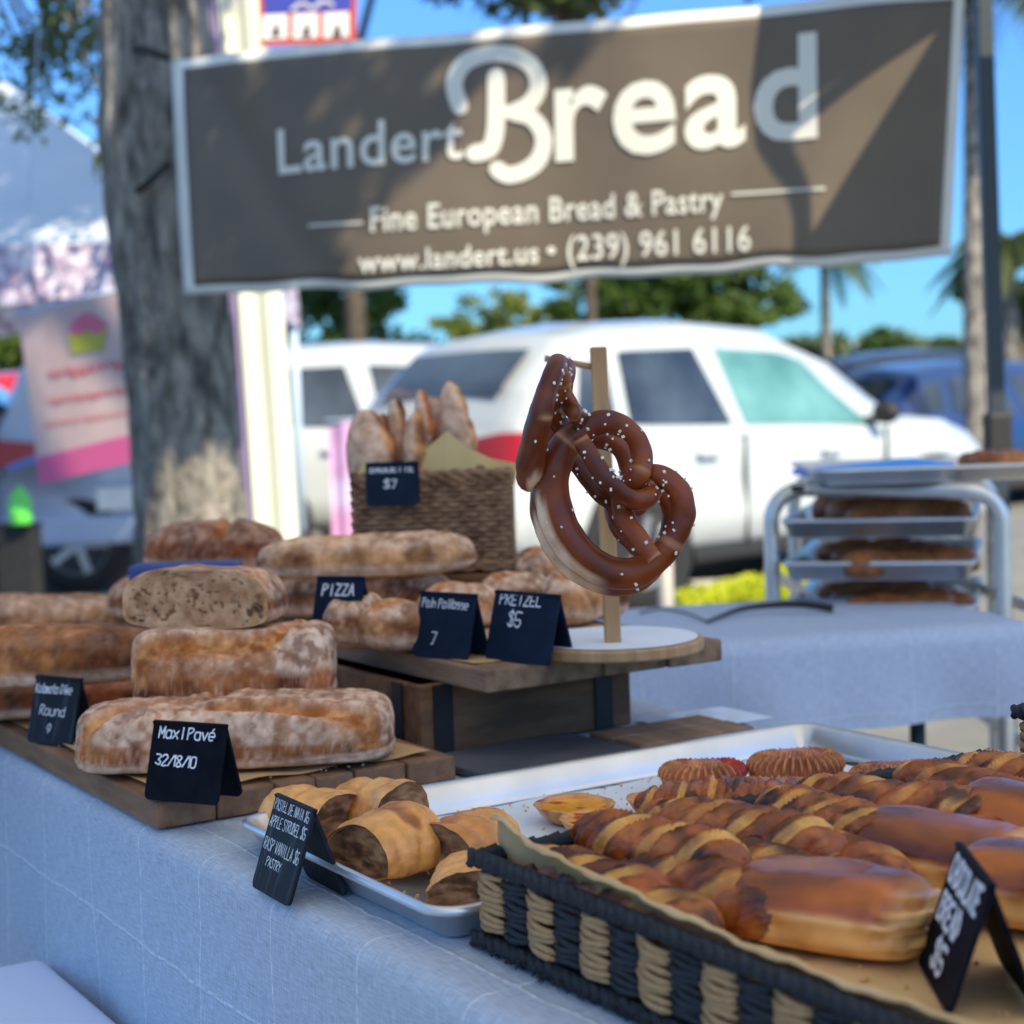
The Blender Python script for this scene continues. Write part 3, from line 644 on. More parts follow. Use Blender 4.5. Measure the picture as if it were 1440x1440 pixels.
# ================================================================== TENTS, SIGNS
mt['tentblue'] = M('pale blue tent fabric', (.60, .72, .86), (.72, .80, .90), sc=1.5, rough=.8, trans=.3, bump=.2, bsc=3)
mt['cream'] = M('cream vinyl', (.72, .74, .60), (.76, .78, .66), sc=2, rough=.7); mt['lilac'] = M('lilac vinyl', (.52, .42, .62), rough=.7)
mt['pole'] = M('dark steel pole', (.035, .05, .06), rough=.45, metal=.3); mt['palepole'] = M('pale blue pole', (.42, .56, .72), rough=.5)
def far_tent():
    dep = 8.2; zE = D(100, 345, dep)[2]; xr = (322-720)/2400*dep; e = empty('market_tent', K(xr-1.5, dep+1.5, 0), YAW, 'pale blue canopy tent at the left edge with a patterned valance', 'tent')
    apex = (0, 0, zE+1.15)
    b = MB(); cs = [(-1.5, -1.5), (1.5, -1.5), (1.5, 1.5), (-1.5, 1.5)]; n = 10
    for i in range(4):
        a = cs[i]; c = cs[(i+1) % 4]; vs = []; fs = []
        for u in range(n+1):
            for v in range(n+1):
                t = v/n; x = (a[0]+(c[0]-a[0])*u/n)*(1-t); y = (a[1]+(c[1]-a[1])*u/n)*(1-t); z = zE+1.15*t-.08*math.sin(math.pi*t)*math.sin(math.pi*u/n); vs.append((x, y, z))
        for u in range(n):
            for v in range(n): q = u*(n+1)+v; fs.append((q, q+n+1, q+n+2, q+1))
        b.add(vs, fs)
    b.out('canopy', mt['tentblue'], e, True)
    va = M('patterned valance', (.36, .28, .40), (.70, .64, .74), sc=12, rough=.8, contrast=(.45, .55))
    for i in range(4):
        a = cs[i]; c = cs[(i+1) % 4]; v = []; f = []
        for u in range(31):
            t = u/30; w = .012*math.sin(u*1.3); x = a[0]+(c[0]-a[0])*t; y = a[1]+(c[1]-a[1])*t; nx, ny = (c[1]-a[1])/3, -(c[0]-a[0])/3
            v += [(x+nx*.01, y+ny*.01, zE+.005), (x+nx*(.01+w), y+ny*(.01+w), zE-.26-.015*math.cos(u*math.pi/2.5))]
        for u in range(30): f.append((2*u, 2*u+2, 2*u+3, 2*u+1))
        mesh('valance', v, f, va, e)
    for x, y in cs: tubeo('leg', [(x*.985, y*.985, 0), (x*.985, y*.985, zE)], .03, mt['palepole'], e)
far_tent()

def post():
    dep = 6.5; e = empty('wrapped_post', KP(384, dep), YAW, 'cream vinyl wrapped tent post with a lilac edge behind the trunk', 'post')
    def strip(name, x0, x1, mat, yo):
        v = []; f = []
        for i in range(30):
            z = 3.0*i/29; lx = -.024*(z-1.1)
            for j in range(9):
                t = j/8; x = x0+(x1-x0)*t+lx; v.append((x, yo-.018*math.cos(t*9)-.006*math.sin(z*5), z))
            for j in range(8, -1, -1):
                t = j/8; x = x0+(x1-x0)*t+lx; v.append((x, yo+.05, z))
        for i in range(29):
            for j in range(18): a = i*18+j; b = i*18+(j+1) % 18; f.append((a, b, b+18, a+18))
        mesh(name, v, f, mat, e)
    strip('curtain', -.078, .082, mt['cream'], -.03); strip('curtain_edge', -.122, -.080, mt['lilac'], -.02)
    tubeo('pole', [(.02, .06, 0), (-.05, .06, 3.0)], .02, mt['palepole'], e)
post()

# pink table skirt far behind the wicker basket
def skirt():
    dep = 7.6; e = empty('pink_fabric_panel', KP(512, dep), YAW, 'pink and lilac printed cloth hanging left of the wicker basket', 'fabric')
    z1 = D(500, 590, dep)[2]; v = []; f = []; cols = []
    for i in range(25):
        for j in range(13):
            t = j/12; v.append((-.145+.30*i/24, .012*math.sin(i*.9)-.01*t, .25+(z1-.25)*t - (.03*math.exp(-((i)/5)**2)*t)))
            c = np.array((.62, .36, .62)) if (t > .72) else (np.array((.72, .55, .80)) if t > .5 else np.array((.70, .34, .58)))
            cols.append(c)
    for i in range(24):
        for j in range(12): a = i*13+j; f.append((a, a+13, a+14, a+1))
    m_ = M('printed pink cloth', (.9, .9, .9), (1.1, 1.1, 1.1), vcol=True, trans=.2)
    mesh('cloth', v, f, m_, e, True, cols)
    tubeo('rod', [(-.16, 0, z1), (.17, 0, z1)], .008, mt['palepole'], e)
    for x in (.02,): tubeo('leg', [(x, .02, 0), (x, .02, z1)], .01, mt['palepole'], e)
skirt()

# ---- planes in which flat prints lie
class Plane_:
    def __init__(s, a, b):               # vertical plane through two points
        s.o = np.array(a); d = np.array(b)-s.o; d[2] = 0; s.x = d/np.linalg.norm(d); s.n = np.array([s.x[1], -s.x[0], 0])
        if s.n @ FW > 0: s.n = -s.n
    def hit(s, px, py):
        d = ray(px, py); t = ((s.o-CAM) @ s.n)/(d @ s.n); p = CAM+d*t; return float((p-s.o) @ s.x), float(p[2])
def flat(name, vs2, fs, pl, off, mat, parent, dfn=None, local=True):
    out = []
    for q in vs2:
        a, z = pl.hit(q[0], q[1]); k = off+(q[2] if len(q) > 2 else 0)+(dfn(a, z) if dfn else 0); out.append((a, -k, z))
    return mesh(name, out, fs, mat, parent, False)
def txt2d(s, bold=0.0, sp_=1.0):
    cu = bpy.data.curves.new('txt', 'FONT'); cu.body = s; cu.size = 1; cu.offset = bold; cu.space_character = sp_; cu.resolution_u = 4
    o = bpy.data.objects.new('txt', cu); C.objects.link(o); dg = bpy.context.evaluated_depsgraph_get(); me = bpy.data.meshes.new_from_object(o.evaluated_get(dg))
    bmm = bmesh.new(); bmm.from_mesh(me); bmesh.ops.triangulate(bmm, faces=bmm.faces[:])
    for _ in range(3):
        ed = [q for q in bmm.edges if q.calc_length() > .16]
        if ed: bmesh.ops.subdivide_edges(bmm, edges=ed, cuts=1); bmesh.ops.triangulate(bmm, faces=bmm.faces[:])
    bmm.to_mesh(me); bmm.free()
    v = [(p.co.x, p.co.y) for p in me.vertices]; f = [tuple(p.vertices) for p in me.polygons]; bpy.data.objects.remove(o); bpy.data.meshes.remove(me); return v, f
def print_text(s, p0, p1, h, pl, off, mat, parent, dfn=None, bold=0.0, name='lettering'):
    v, f = txt2d(s, bold, 1.06 if bold < .02 else 1.09); v = np.array(v); x0, x1 = v[:, 0].min(), v[:, 0].max(); y1 = v[:, 1].max() if s[0].isupper() or s[0] in 'wf(l' else v[:, 1].max()
    cap = .72; p0 = np.array(p0, float); p1 = np.array(p1, float); ax = (p1-p0)/(x1-x0); up = np.array([-.01, -1.0])*h/cap
    q = [tuple(p0+ax*(a-x0)+up*b) for a, b in v]
    return flat(name, q, f, pl, off, mat, parent, dfn)

# ---- the bread banner
def banner():
    a = D(250, 250, 4.95); b = D(1345, 180, 4.45); pl = Plane_(a, b)
    e = empty('bread_banner', (a[0], a[1], 0), math.atan2(pl.x[1], pl.x[0]), 'long dark grey banner reading Landert Bread strapped between trunk and pole', 'banner')
    mg = M('dark grey banner vinyl', (.12, .094, .070), (.15, .118, .088), sc=3, rough=.45, spec=.4, bump=.15, bsc=3); mw = M('white banner hem', (.62, .62, .58), (.72, .72, .68), sc=4, rough=.6); ml = M('white banner print', (.70, .69, .62), rough=.5)
    def dfn(x, z):
        return .012*math.sin(x*3.1+.6)+.006*math.sin(x*8+z*5)+.003*math.sin(x*14-z*3)+.012*math.exp(-((x-1.95+(2.0-z)*.5)/.09)**2) - .016*math.exp(-((x-.15-(2.0-z)*.55)/.07)**2)
    TL, TR, BR, BL = (240, 84), (1357, -18), (1336, 362), (262, 414)
    def bil(u, v): return ((TL[0]*(1-u)+TR[0]*u)*(1-v)+(BL[0]*(1-u)+BR[0]*u)*v, (TL[1]*(1-u)+TR[1]*u)*(1-v)+(BL[1]*(1-u)+BR[1]*u)*v+8*math.sin(math.pi*u)*(v-.3)+2.2*math.sin(u*31)*(v-.2)+1.6*math.sin(u*53+2)*v)
    def sheet(name, u0, u1, v0, v1, off, mat, nu=90, nv=26):
        vs = []; fs = []
        for i in range(nu+1):
            for j in range(nv+1): vs.append(bil(u0+(u1-u0)*i/nu, v0+(v1-v0)*j/nv))
        for i in range(nu):
            for j in range(nv): q = i*(nv+1)+j; fs.append((q, q+1, q+nv+2, q+nv+1))
        o = flat(name, vs, fs, pl, off, mat, e, dfn)
        o.data.polygons.foreach_set('use_smooth', [True]*len(o.data.polygons)); s = o.modifiers.new('s', 'SOLIDIFY'); s.thickness = .001; s.offset = 1 if False else -1
        return o
    sheet('hem', 0, 1, 0, 1, 0, mw); sheet('field', .0145, .9865, .042, .962, .003, mg)
    o_ = .0085
    # lettering, each word placed where it is printed
    print_text('Landert', (393, 245), (652, 222), 64, pl, o_, ml, e, dfn, .012)
    print_text('read', (780, 223), (1150, 190), 148, pl, o_, ml, e, dfn, .022)
    print_text('Fine European Bread & Pastry', (524, 326), (1017, 296), 35, pl, o_, ml, e, dfn, .014)
    print_text('www.landert.us', (506, 384), (757, 369), 30, pl, o_, ml, e, dfn, .016)
    print_text('(239) 961 6116', (797, 366), (1056, 352), 36, pl, o_, ml, e, dfn, .012)
    def strokes(lst, name='lettering', mat=ml):
        mb = MB()
        for pts, w, cl in lst: ribbon(mb, spline(pts, 8) if len(pts) > 2 and cl else pts, w)
        mb.v = [(v[0], v[1], abs(v[2])*.00002) for v in mb.v]
        flat(name, mb.v, mb.f, pl, o_+.0008, mat, e, dfn)
    strokes([([(647, 150), (639, 118), (652, 90), (685, 76), (722, 78), (750, 95), (757, 122), (745, 145), (722, 158)], 24, 1),
             ([(722, 158), (748, 166), (764, 192), (758, 222), (738, 240), (714, 246), (700, 238)], 24, 1),
             ([(698, 108), (698, 158), (696, 190), (688, 210), (668, 216)], 25, 1), ([(700, 158), (728, 157)], 20, 0)], 'large_letter')
    for q in ([(436+k*7.6, 318-k*.4) for k in range(11)], [(1030+k*10, 273-k*.54) for k in range(14)]): strokes([(q, 3.4, 0)], 'rule')
    strokes([([(774, 352), (775, 352)], 11, 0)], 'bullet')
    # straps round the trunk
    mbk = mt['iron']
    def loc(w): w = np.array(w)-a; return (w @ pl.x, -(w @ pl.n), w[2]+a[2])
    for (p, q, nm) in (((238, 82), (178, 66), 1), ((238, 228), (180, 276), 2)):
        A = loc(D(*p, 4.95)); B = loc(D(q[0], q[1], 5.12)); Cc = loc(D(q[0]-4, q[1], 5.3)); mid = loc(D((p[0]+q[0])/2, (p[1]+q[1])/2-(2 if nm == 1 else -4), 4.98)); tubeo('strap', spline([A, mid, B, Cc], 5), .011, mbk, e, 6)
    A = loc(D(1350, 20, 4.44)); B = loc(D(1378, 12, 4.75)); tubeo('strap', [A, B], .006, mbk, e, 6)
    return pl
bpl = banner()

# ---- dark pole, plus an added unseen canopy cut to shade the banner's right end
def banner_shade():
    zc = 2.62
    def pj(px, py):
        d = ray(px, py); t = ((bpl.o-CAM) @ bpl.n)/(d @ bpl.n); p = CAM+d*t; k = (zc-p[2])/SUN[2]; return p+SUN*k
    o0 = K(1.35, 4.8, 0); e = empty('market_tent', o0, YAW, 'dark pole at the right edge carrying an added unseen canopy that shades the banner', 'tent')
    Li = Matrix.Rotation(-YAW, 3, 'Z')
    def lc(w): q = Li @ Vector([float(w[i]-o0[i]) for i in range(3)]); return q
    out = [pj(*q) for q in ((1085, -60), (1062, 120), (1066, 200), (1096, 262), (1106, 320), (1101, 470))]  # canopy edge: wanted shadow outline projected from the banner towards the sun
    A = out[-1]; B = out[0]
    R1 = A+RT*3.2+FW*.25; R2 = B+RT*3.6
    hole = [pj(*q) for q in ((1308, 58), (1135, 338), (1131, 272), (1112, 192))]
    poly = [lc(p) for p in out[::-1]]+[lc(R2)*1.0 for _ in ()]
    outer = [lc(p) for p in out]+[lc(R1), lc(R2)]
    outer = [Vector((v.x, v.y, 0)) for v in outer]; hl = [Vector((lc(p).x, lc(p).y, 0)) for p in hole]
    sl = [Vector((lc(p).x, lc(p).y, 0)) for p in [pj(*q) for q in ((1202, 103), (1120, 152), (1122, 158))]]
    tri = tessellate_polygon([outer, hl, sl]); av = outer+hl+sl
    mesh('canopy', [(v.x, v.y, zc) for v in av]+[(v.x, v.y, zc+.004) for v in av], [tuple(t) for t in tri]+[tuple(i+len(av) for i in t) for t in tri], M('grey shade canopy fabric', (.3, .33, .36), rough=.8), e, False)
    px = lc(D(1392, 300, 4.8)); p0 = lc(D(1402, 610, 4.8)); dz = (px.x-p0.x)/(px.z-p0.z)
    x0 = p0.x-dz*p0.z
    b = MB(); b.box((0, 0, 0), (.044, .044, zc)); o = b.out('pole', mt['pole'], e, False, .004); o.location = (x0+dz*zc/2, 0, zc/2); o.rotation_euler = (0, math.atan(dz), 0)
    boxo('clamp', (p0.x, -.005, p0.z-.02), (.07, .07, .16), mt['trim'], e, .01); boxo('foot', (x0, 0, .006), (.2, .2, .012), mt['pole'], e)
banner_shade()

# ---- the baker's own canopy, over the tables and the photographer
def own():
    z = 2.55; cx, cy, w, d = .75, .95, 3.9, 4.4; o0 = K(cx, cy, 0); e = empty('market_tent', o0, YAW, 'white canopy tent that shades the bread tables, overhead out of view', 'tent')
    cs = [(-w/2, -d/2), (w/2, -d/2), (w/2, d/2), (-w/2, d/2)]; vs = [(x, y, z) for x, y in cs]+[(0, 0, z+.8)]
    mesh('canopy', vs, [(0, 1, 4), (1, 2, 4), (2, 3, 4), (3, 0, 4)], M('white canopy fabric', (.78, .76, .72), rough=.8, trans=.48), e, False)
    for x, y in ((-w/2, -d/2), (w/2, -d/2), (w/2, d/2)): tubeo('leg', [(x, y, 0), (x, y, z)], .02, mt['pole'], e)
own()

# ---- pink cupcake banner on the left
def pink():
    a = D(30, 440, 6.6); b = D(200, 410, 6.3); pl = Plane_(a, b); e = empty('cupcake_banner', (a[0], a[1], 0), math.atan2(pl.x[1], pl.x[0]), 'faded pink banner with a cupcake picture left of the tree trunk', 'banner')
    q = [(25, 445), (215, 398), (224, 640), (58, 682)]
    def bil(u, v): return ((q[0][0]*(1-u)+q[1][0]*u)*(1-v)+(q[3][0]*(1-u)+q[2][0]*u)*v, (q[0][1]*(1-u)+q[1][1]*u)*(1-v)+(q[3][1]*(1-u)+q[2][1]*u)*v)
    def patch(name, u0, u1, v0, v1, off, mat, n=8):
        vs = []; fs = []
        for i in range(n+1):
            for j in range(n+1): vs.append(bil(u0+(u1-u0)*i/n, v0+(v1-v0)*j/n))
        for i in range(n):
            for j in range(n): k = i*(n+1)+j; fs.append((k, k+1, k+n+2, k+n+1))
        o = flat(name, vs, fs, pl, off, mat, e, lambda x, z: .012*math.sin(x*7)); s = o.modifiers.new('s', 'SOLIDIFY'); s.thickness = .001; s.offset = -1
    patch('sheet', 0, 1, 0, 1, 0, M('faded pink vinyl', (.60, .44, .44), (.70, .54, .52), sc=3, rough=.7, trans=.2)); patch('pink_band', 0, 1, .84, 1, .004, M('rose pink print', (.62, .10, .26), rough=.6))
    dp = M('cupcake pink print', (.62, .13, .22), rough=.6); gn = M('cupcake wrapper print', (.42, .40, .05), rough=.6); rd = M('red banner lettering', (.62, .12, .14), rough=.6)
    def dd(x, z): return .012*math.sin(x*7)
    mb = MB(); ribbon(mb, spline([(112, 462), (125, 452), (140, 460)], 5), 22); ribbon(mb, [(122, 446), (130, 446)], 12); mb.v = [(v[0], v[1]) for v in mb.v]; flat('cupcake_icing', mb.v, mb.f, pl, .005, dp, e, dd)
    flat('cupcake_wrapper', [(100, 470), (152, 462), (146, 492), (106, 498)], [(0, 1, 2, 3)], pl, .0055, gn, e, dd)
    rs = random.Random(4)
    for (x0, y0, x1, y1, w) in ((72, 530, 180, 512, 9), (70, 566, 188, 548, 6), (66, 598, 190, 580, 4)):
        mb = MB(); x = x0
        while x < x1:
            t = (x-x0)/(x1-x0); y = y0+(y1-y0)*t; ribbon(mb, [(x, y-w*.8), (x+w*.5, y+rs.uniform(-.8, .8)*w), (x+w*.9, y-w*.2*rs.random())], w*.45); x += w*1.25
        mb.v = [(v[0], v[1]) for v in mb.v]; flat('print_line', mb.v, mb.f, pl, .005, rd, e, dd)
    p0 = pl.hit(25, 445); p1 = pl.hit(215, 398); tubeo('top_rod', [(p0[0]-.03, .02, p0[1]+.01), (p1[0]+.03, .02, p1[1]+.01)], .009, mt['palepole'], e)
    tubeo('stand_leg', [(p1[0], .03, 0), (p1[0], .03, p1[1])], .012, mt['palepole'], e)
    tubeo('hanging_cord', [(p0[0], .02, p0[1]), (p0[0]-.05, .25, p0[1]+1.2)], .003, mt['palepole'], e, 6)
pink()

# ---- poster above the banner
def poster():
    a = D(362, 20, 6.2); b = D(503, 10, 6.2); pl = Plane_(a, b); e = empty('hanging_poster', (a[0], a[1], 0), math.atan2(pl.x[1], pl.x[0]), 'red and blue poster with white panels above the left half of the banner', 'poster')
    o = flat('sheet', [(362, -60), (503, -64), (501, 60), (366, 66)], [(0, 1, 2, 3)], pl, 0, M('red poster print', (.50, .06, .04)), e); s = o.modifiers.new('s', 'SOLIDIFY'); s.thickness = .006; s.offset = -1
    flat('blue_panel', [(370, -55), (497, -58), (494, 15), (372, 20)], [(0, 1, 2, 3)], pl, .008, M('blue poster print', (.03, .05, .36)), e)
    wh = M('white poster panel', (.75, .75, .75)); dk = M('dark poster figure', (.05, .03, .03))
    for k in range(3):
        x = 369+k*43; flat('white_panel', [(x, 22-k*1.5), (x+36, 20-k*1.5), (x+36, 55-k*1.5), (x, 57-k*1.5)], [(0, 1, 2, 3)], pl, .009, wh, e)
        flat('printed_figure', [(x+12, 52), (x+18, 36), (x+22, 33), (x+26, 52)], [(0, 1, 2, 3)], pl, .011, dk, e)
    mb = MB(); ribbon(mb, spline([(412, 14), (425, 5), (440, 12), (455, 2), (468, 8)], 4), 5); mb.v = [(v[0], v[1]) for v in mb.v]; flat('lettering', mb.v, mb.f, pl, .011, wh, e)
    p0 = pl.hit(366, 66)
    for px in (372, 494): t = pl.hit(px, 0); tubeo('hanger', [(t[0], .02, t[1]), (t[0], .02, 3.2)], .006, mt['pole'], e, 6)
poster()

# ---- dark tote with a green jug far left
zt = float(D(30, 738, 9.2)[2]); e = empty('storage_tote', KP(24, 9.35), YAW, 'black storage tote standing at the far left under the green jug', 'box')
boxo('body', (0, 0, zt/2-.01), (.20, .20, zt-.03), mt['iron'], e, .01); boxo('lid', (0, 0, zt-.012), (.22, .22, .022), mt['iron'], e, .004)
b = MB(); b.lathe([(0, 0), (.05, 0), (.06, .02), (.062, .13), (.04, .17), (.018, .19), (.018, .21), (0, .21)], 20)
o = b.out('green_jug', M('bright green plastic', (.10, .75, .12), rough=.3), None, True); o.location = V(D(30, 738, 9.2)+UPV*.002); o.data.materials[0] = o.data.materials[0]
tag(o, 'bright green jug standing at the far left of the picture', 'jug')
o = boxo('blue_crate_lid', (0, 0, 0), (.16, .1, .03), M('mid blue plastic', (.04, .20, .6), rough=.4), None, .004); o.location = V(D(32, 652, 9.4)); o.rotation_euler = (0, R_(-18), YAW)
tag(o, 'blue bar shaped item above the green jug', 'box')

# ================================================================== TABLES
def tablecloth(name, x0, x1, y0, y1, zt, drop, mat, seed=0, rad=.018, sides='all', flare=.02, step=.02):
    # profile rings: from the centre outwards and down; uv = unrolled cloth
    vs = []; uv = []; fs = []
    nx = int((x1-x0)/step); ny = int((y1-y0)/step); nd = int(drop/step)
    def prof(s):                                   # s = distance past the edge -> (outwards, down)
        if s <= 0: return 0., 0.
        q = s/rad
        if q < math.pi/2: return rad*math.sin(q), rad*(1-math.cos(q))
        return rad, rad+(s-rad*math.pi/2)
    us = [x0-drop+drop*i/nd for i in range(nd)]+[x0-.0]+[x0+(x1-x0)*i/nx for i in range(1, nx)]+[x1]+[x1+drop*(i+1)/nd for i in range(nd)]
    ws = [y0-drop+drop*i/nd for i in range(nd)]+[y0]+[y0+(y1-y0)*i/ny for i in range(1, ny)]+[y1]+[y1+drop*(i+1)/nd for i in range(nd)]
    # denser round the fold
    def dens(a, e_, sgn): return sorted(set(a+[e_+sgn*rad*k*.3 for k in range(1, 6)]))
    us = [float(v) for v in us]; ws = [float(v) for v in ws]; us = dens(dens(us, x0, -1), x1, 1); ws = dens(dens(ws, y0, -1), y1, 1)
    for a in us:
        for b_ in ws:
            cx = min(max(a, x0), x1); cy = min(max(b_, y0), y1); dx = a-cx; dy = b_-cy; s = math.hypot(dx, dy) if dx and dy else abs(dx)+abs(dy)
            o, dn = prof(s); 
            if s > 0: ux, uy = dx/s, dy/s
            else: ux = uy = 0
            if dx and dy: o = o + .25*min(abs(dx), abs(dy)); s2 = s
            al = (cy if abs(dx) > abs(dy) else cx)
            rip = flare*sm(dn, .02, drop)*(math.sin(al*13+seed)+.5*math.sin(al*29+seed*2)) if s > 0 else 0
            z = zt-dn
            p = np.array([a, b_, 0.]); bumpz = .0012*(fbm(p, 9, seed+3, 2)-.5)*2*(1 if s == 0 else 0)
            vs.append((cx+ux*(o+rip*.5+.12*dn*flare*10*.3), cy+uy*(o+rip*.5+.12*dn*flare*10*.3), z+bumpz)); uv.append((a, b_))
    n = len(ws)
    for i in range(len(us)-1):
        for j in range(n-1): fs.append((i*n+j, (i+1)*n+j, (i+1)*n+j+1, i*n+j+1))
    return mesh(name, vs, fs, mat, None, True, None, uv)
def table(name, x0, x1, y0, y1, zt, label):
    e = empty(name, ((x0+x1)/2, (y0+y1)/2, 0), 0, label, 'table'); w = x1-x0; d = y1-y0
    tm = M('grey plastic table', (.4, .4, .42)); boxo('tabletop', (0, 0, zt-.024), (w-.01, d-.01, .04), tm, e, .006)
    for x in (-1, 1):
        for y in (-1, 1): tubeo('leg', [(x*(w/2-.08), y*(d/2-.15), 0), (x*(w/2-.08), y*(d/2-.15), zt-.045)], .014, mt['pole'], e, 8)
    return e
TX0, TX1 = -.026, .70
table('folding_table', TX0, TX1, -1.35, 1.25, .745, 'front folding table under the blue white linen cloth')
tc = tablecloth('tablecloth', TX0, TX1, -1.35, 1.25, .7485, .42, mt['cloth'], 1); tag(tc, 'pale blue white windowpane linen cloth hanging over the front table', 'tablecloth')
# second table at right rear
A0 = P(893, 905, .75); B0 = P(1432, 872, .75)
ang = math.atan2(B0[1]-A0[1], B0[0]-A0[0])
far_e = table('folding_table', 0, 1, 0, 1, .745, 'rear folding table under the pale cloth in front of the tray rack')
def to_far(o, cx, cy): o.location = (A0[0], A0[1], 0); o.rotation_euler = (0, 0, ang)
LEN = float(np.linalg.norm((B0-A0)[:2]))
bpy.data.objects.remove(far_e) if False else None
for ch in list(far_e.children): bpy.data.objects.remove(ch)
def farw(x, y, z): c, s = math.cos(ang), math.sin(ang); return np.array([A0[0]+c*x-s*y, A0[1]+s*x+c*y, z])
far_e.location = V(farw(LEN/2-.35, .25, 0)); far_e.rotation_euler = (0, 0, ang)
boxo('tabletop', (0, 0, .721), (LEN+.66, .44, .04), M('white plastic table', (.6, .6, .62)), far_e, .006)
for x in (-1, 1):
    for y in (-1, 1): tubeo('leg', [(x*(LEN/2+.2), y*.18, 0), (x*(LEN/2+.2), y*.18, .70)], .014, mt['pole'], far_e, 8)
tc2 = tablecloth('tablecloth', -.7, LEN, 0, .46, .7485, .17, mt['cloth_far'], 4, rad=.03, flare=.035)
tc2.location = (A0[0], A0[1], 0); tc2.rotation_euler = (0, 0, ang); tag(tc2, 'pale cloth with a short drop on the rear table beside the tray rack', 'tablecloth')

# lighter cloth at the very bottom left corner, on a low stool in front


def corner_cloth():
    vs = []; fs = []; n = 24
    a = P(-60, 1372, .56); 
    for i in range(n):
        for j in range(n):
            u = i/(n-1); v = j/(n-1); p = a + np.array([-.45*u+.02, -.55*v+.08, 0]); r = math.hypot(max(0, u-.9), 0)
            p[2] = .56 + .006*math.sin(u*13+v*5)+.004*math.sin(v*21) - .25*max(0, .08-u)**1*1.2 
            vs.append(p)
    for i in range(n-1):
        for j in range(n-1): k = i*n+j; fs.append((k, k+1, k+n+1, k+n))
    return mesh('folded_cloth', vs, fs, mt['cloth_plain'], None, True)
e = empty('side_stool', P(-200, 1500, .0)*np.array([1, 1, 0])+UPV*0, 0, 'low side table carrying a white cloth at the bottom left corner', 'side table')
ctr = P(30, 1440, .52)
b_ = MB(); e.location = (ctr[0]-.18, ctr[1]-.22, 0)
boxo('seat', (0, 0, .535), (.42, .6, .03), mt['dowel'], e, .004)
for x in (-.18, .18):
    for y in (-.26, .26): boxo('leg', (x, y, .26), (.03, .03, .52), mt['dowel'], e, .004)
cc = tablecloth('folded_cloth', -.22, .22, -.31, .31, .553, .08, mt['cloth_plain'], 9, rad=.02, flare=.03); cc.location = e.location; tag(cc, 'white cloth catching light at the bottom left corner', 'cloth')

# ================================================================== FRONT SHEET PAN
def pan(name, w, d, h, mat, rimr=.005, slope=.012, n=10):
    # outline rounded rectangle swept through a profile
    prof = [(0, 0), (-.004, .0015)] ; rc = .022
    def outline(off):
        pts = []
        for cx, cy, a0 in ((w/2-rc, d/2-rc, 0), (-w/2+rc, d/2-rc, 90), (-w/2+rc, -d/2+rc, 180), (w/2-rc, -d/2+rc, 270)):
            for k in range(n+1): a = R_(a0+90*k/n); r = max(rc+off, .001); pts.append((cx+r*math.cos(a), cy+r*math.sin(a)))
        return pts
    P_ = [(-slope-.006, .0012), (-slope-.001, .003), (-slope, .006), (-.002, h-.002), (0, h), (.004, h+.0022), (.008, h), (.008, h-.004), (.005, h-.006), (.003, h-.004), (-slope+.002, .001), (-slope-.004, -.0006)]
    vs = []; fs = []; m_ = None
    for off, z in P_:
        o = outline(off); m_ = len(o); vs += [(x, y, z) for x, y in o]
    for i in range(len(P_)-1):
        for k in range(m_): fs.append((i*m_+k, i*m_+(k+1) % m_, (i+1)*m_+(k+1) % m_, (i+1)*m_+k))
    fs.append(tuple(range(m_))); q = (len(P_)-1)*m_; fs.append(tuple(range(q, q+m_))[::-1])
    return mesh(name, vs, fs, mat, None, True)
TW, TD = .656, .352
tray = pan('sheet_pan', TW, TD, .0255, mt['alu']); tray.location = (TW/2, -TD/2, .7505); tag(tray, 'large aluminium sheet pan holding strudel, custard tarts and crimped pastries', 'baking tray')
pp = MB(); pv = []; pf = []
for i in range(21):
    for j in range(13):
        x = .12+.50*i/20; y = -.025-.30*j/12; pv.append((x, y, .7535+.0012*math.sin(i*1.1+j*.6)+.006*(sm(j, 1.2, 0))*0)); 
for i in range(20):
    for j in range(12): k = i*13+j; pf.append((k, k+1, k+14, k+13))
o = mesh('baking_paper', pv, pf, mt['parch_white'], None, True); tag(o, 'white baking paper lining the bottom of the sheet pan', 'paper')
FLR = .756
# strudel
def strudel_col(p, n, q, S_, T_):
    t = fbm(q, 16, 3); c = mixc((.48, .21, .06), (.74, .45, .18), sm(t, .25, .7)); c = mixc(c, (.26, .08, .02), .85*sm(fbm(q, 34, 8), .62, .78)); return mixc(c, (.80, .60, .36), .6*sm(fbm(q*np.array([1, 1, 1]), 10, 9), .5, .7))
def fill_col(v, e):
    t = fbm(v*np.array([1, 1, 2.6]), 70, 4); c = mixc((.09, .05, .028), (.34, .22, .135), sm(t, .32, .68)); sw = np.sin(v[:, 2]*700+fbm(v, 40, 2)*14); c = mixc(c, (.42, .30, .19), .4*sm(sw, .4, 1)*(e > .3)); return mixc(c, (.62, .42, .22), sm(e, .93, .99))
def strudel(pt, L, Wd, H, rz, label, seed):
    e = empty('apple_strudel', pt, rz, label, 'strudel', 'apple strudel pieces on the sheet pan')
    o, p2 = loaf('pastry', L*1.7, Wd, H, mt['pastry'], e, ns=46, nt_=48, px=7, pt=2.4, zc=.34, amp=.003, fr=45, seed=seed, s0=-.55, s1=.55, lump=.009, disp=lambda p, n, s, t: .0012*np.sin(p[..., 0]*260+fbm(p, 30, seed)*5)*sm(n[..., 2], 0, .5), col=strudel_col)
    capface('filling', p2[0], mt['crust'], e, fill_col, -.002, 16, .007, seed, -1); capface('filling', p2[-1], mt['crust'], e, fill_col, -.002, 16, .007, seed+1, 1)
    return e
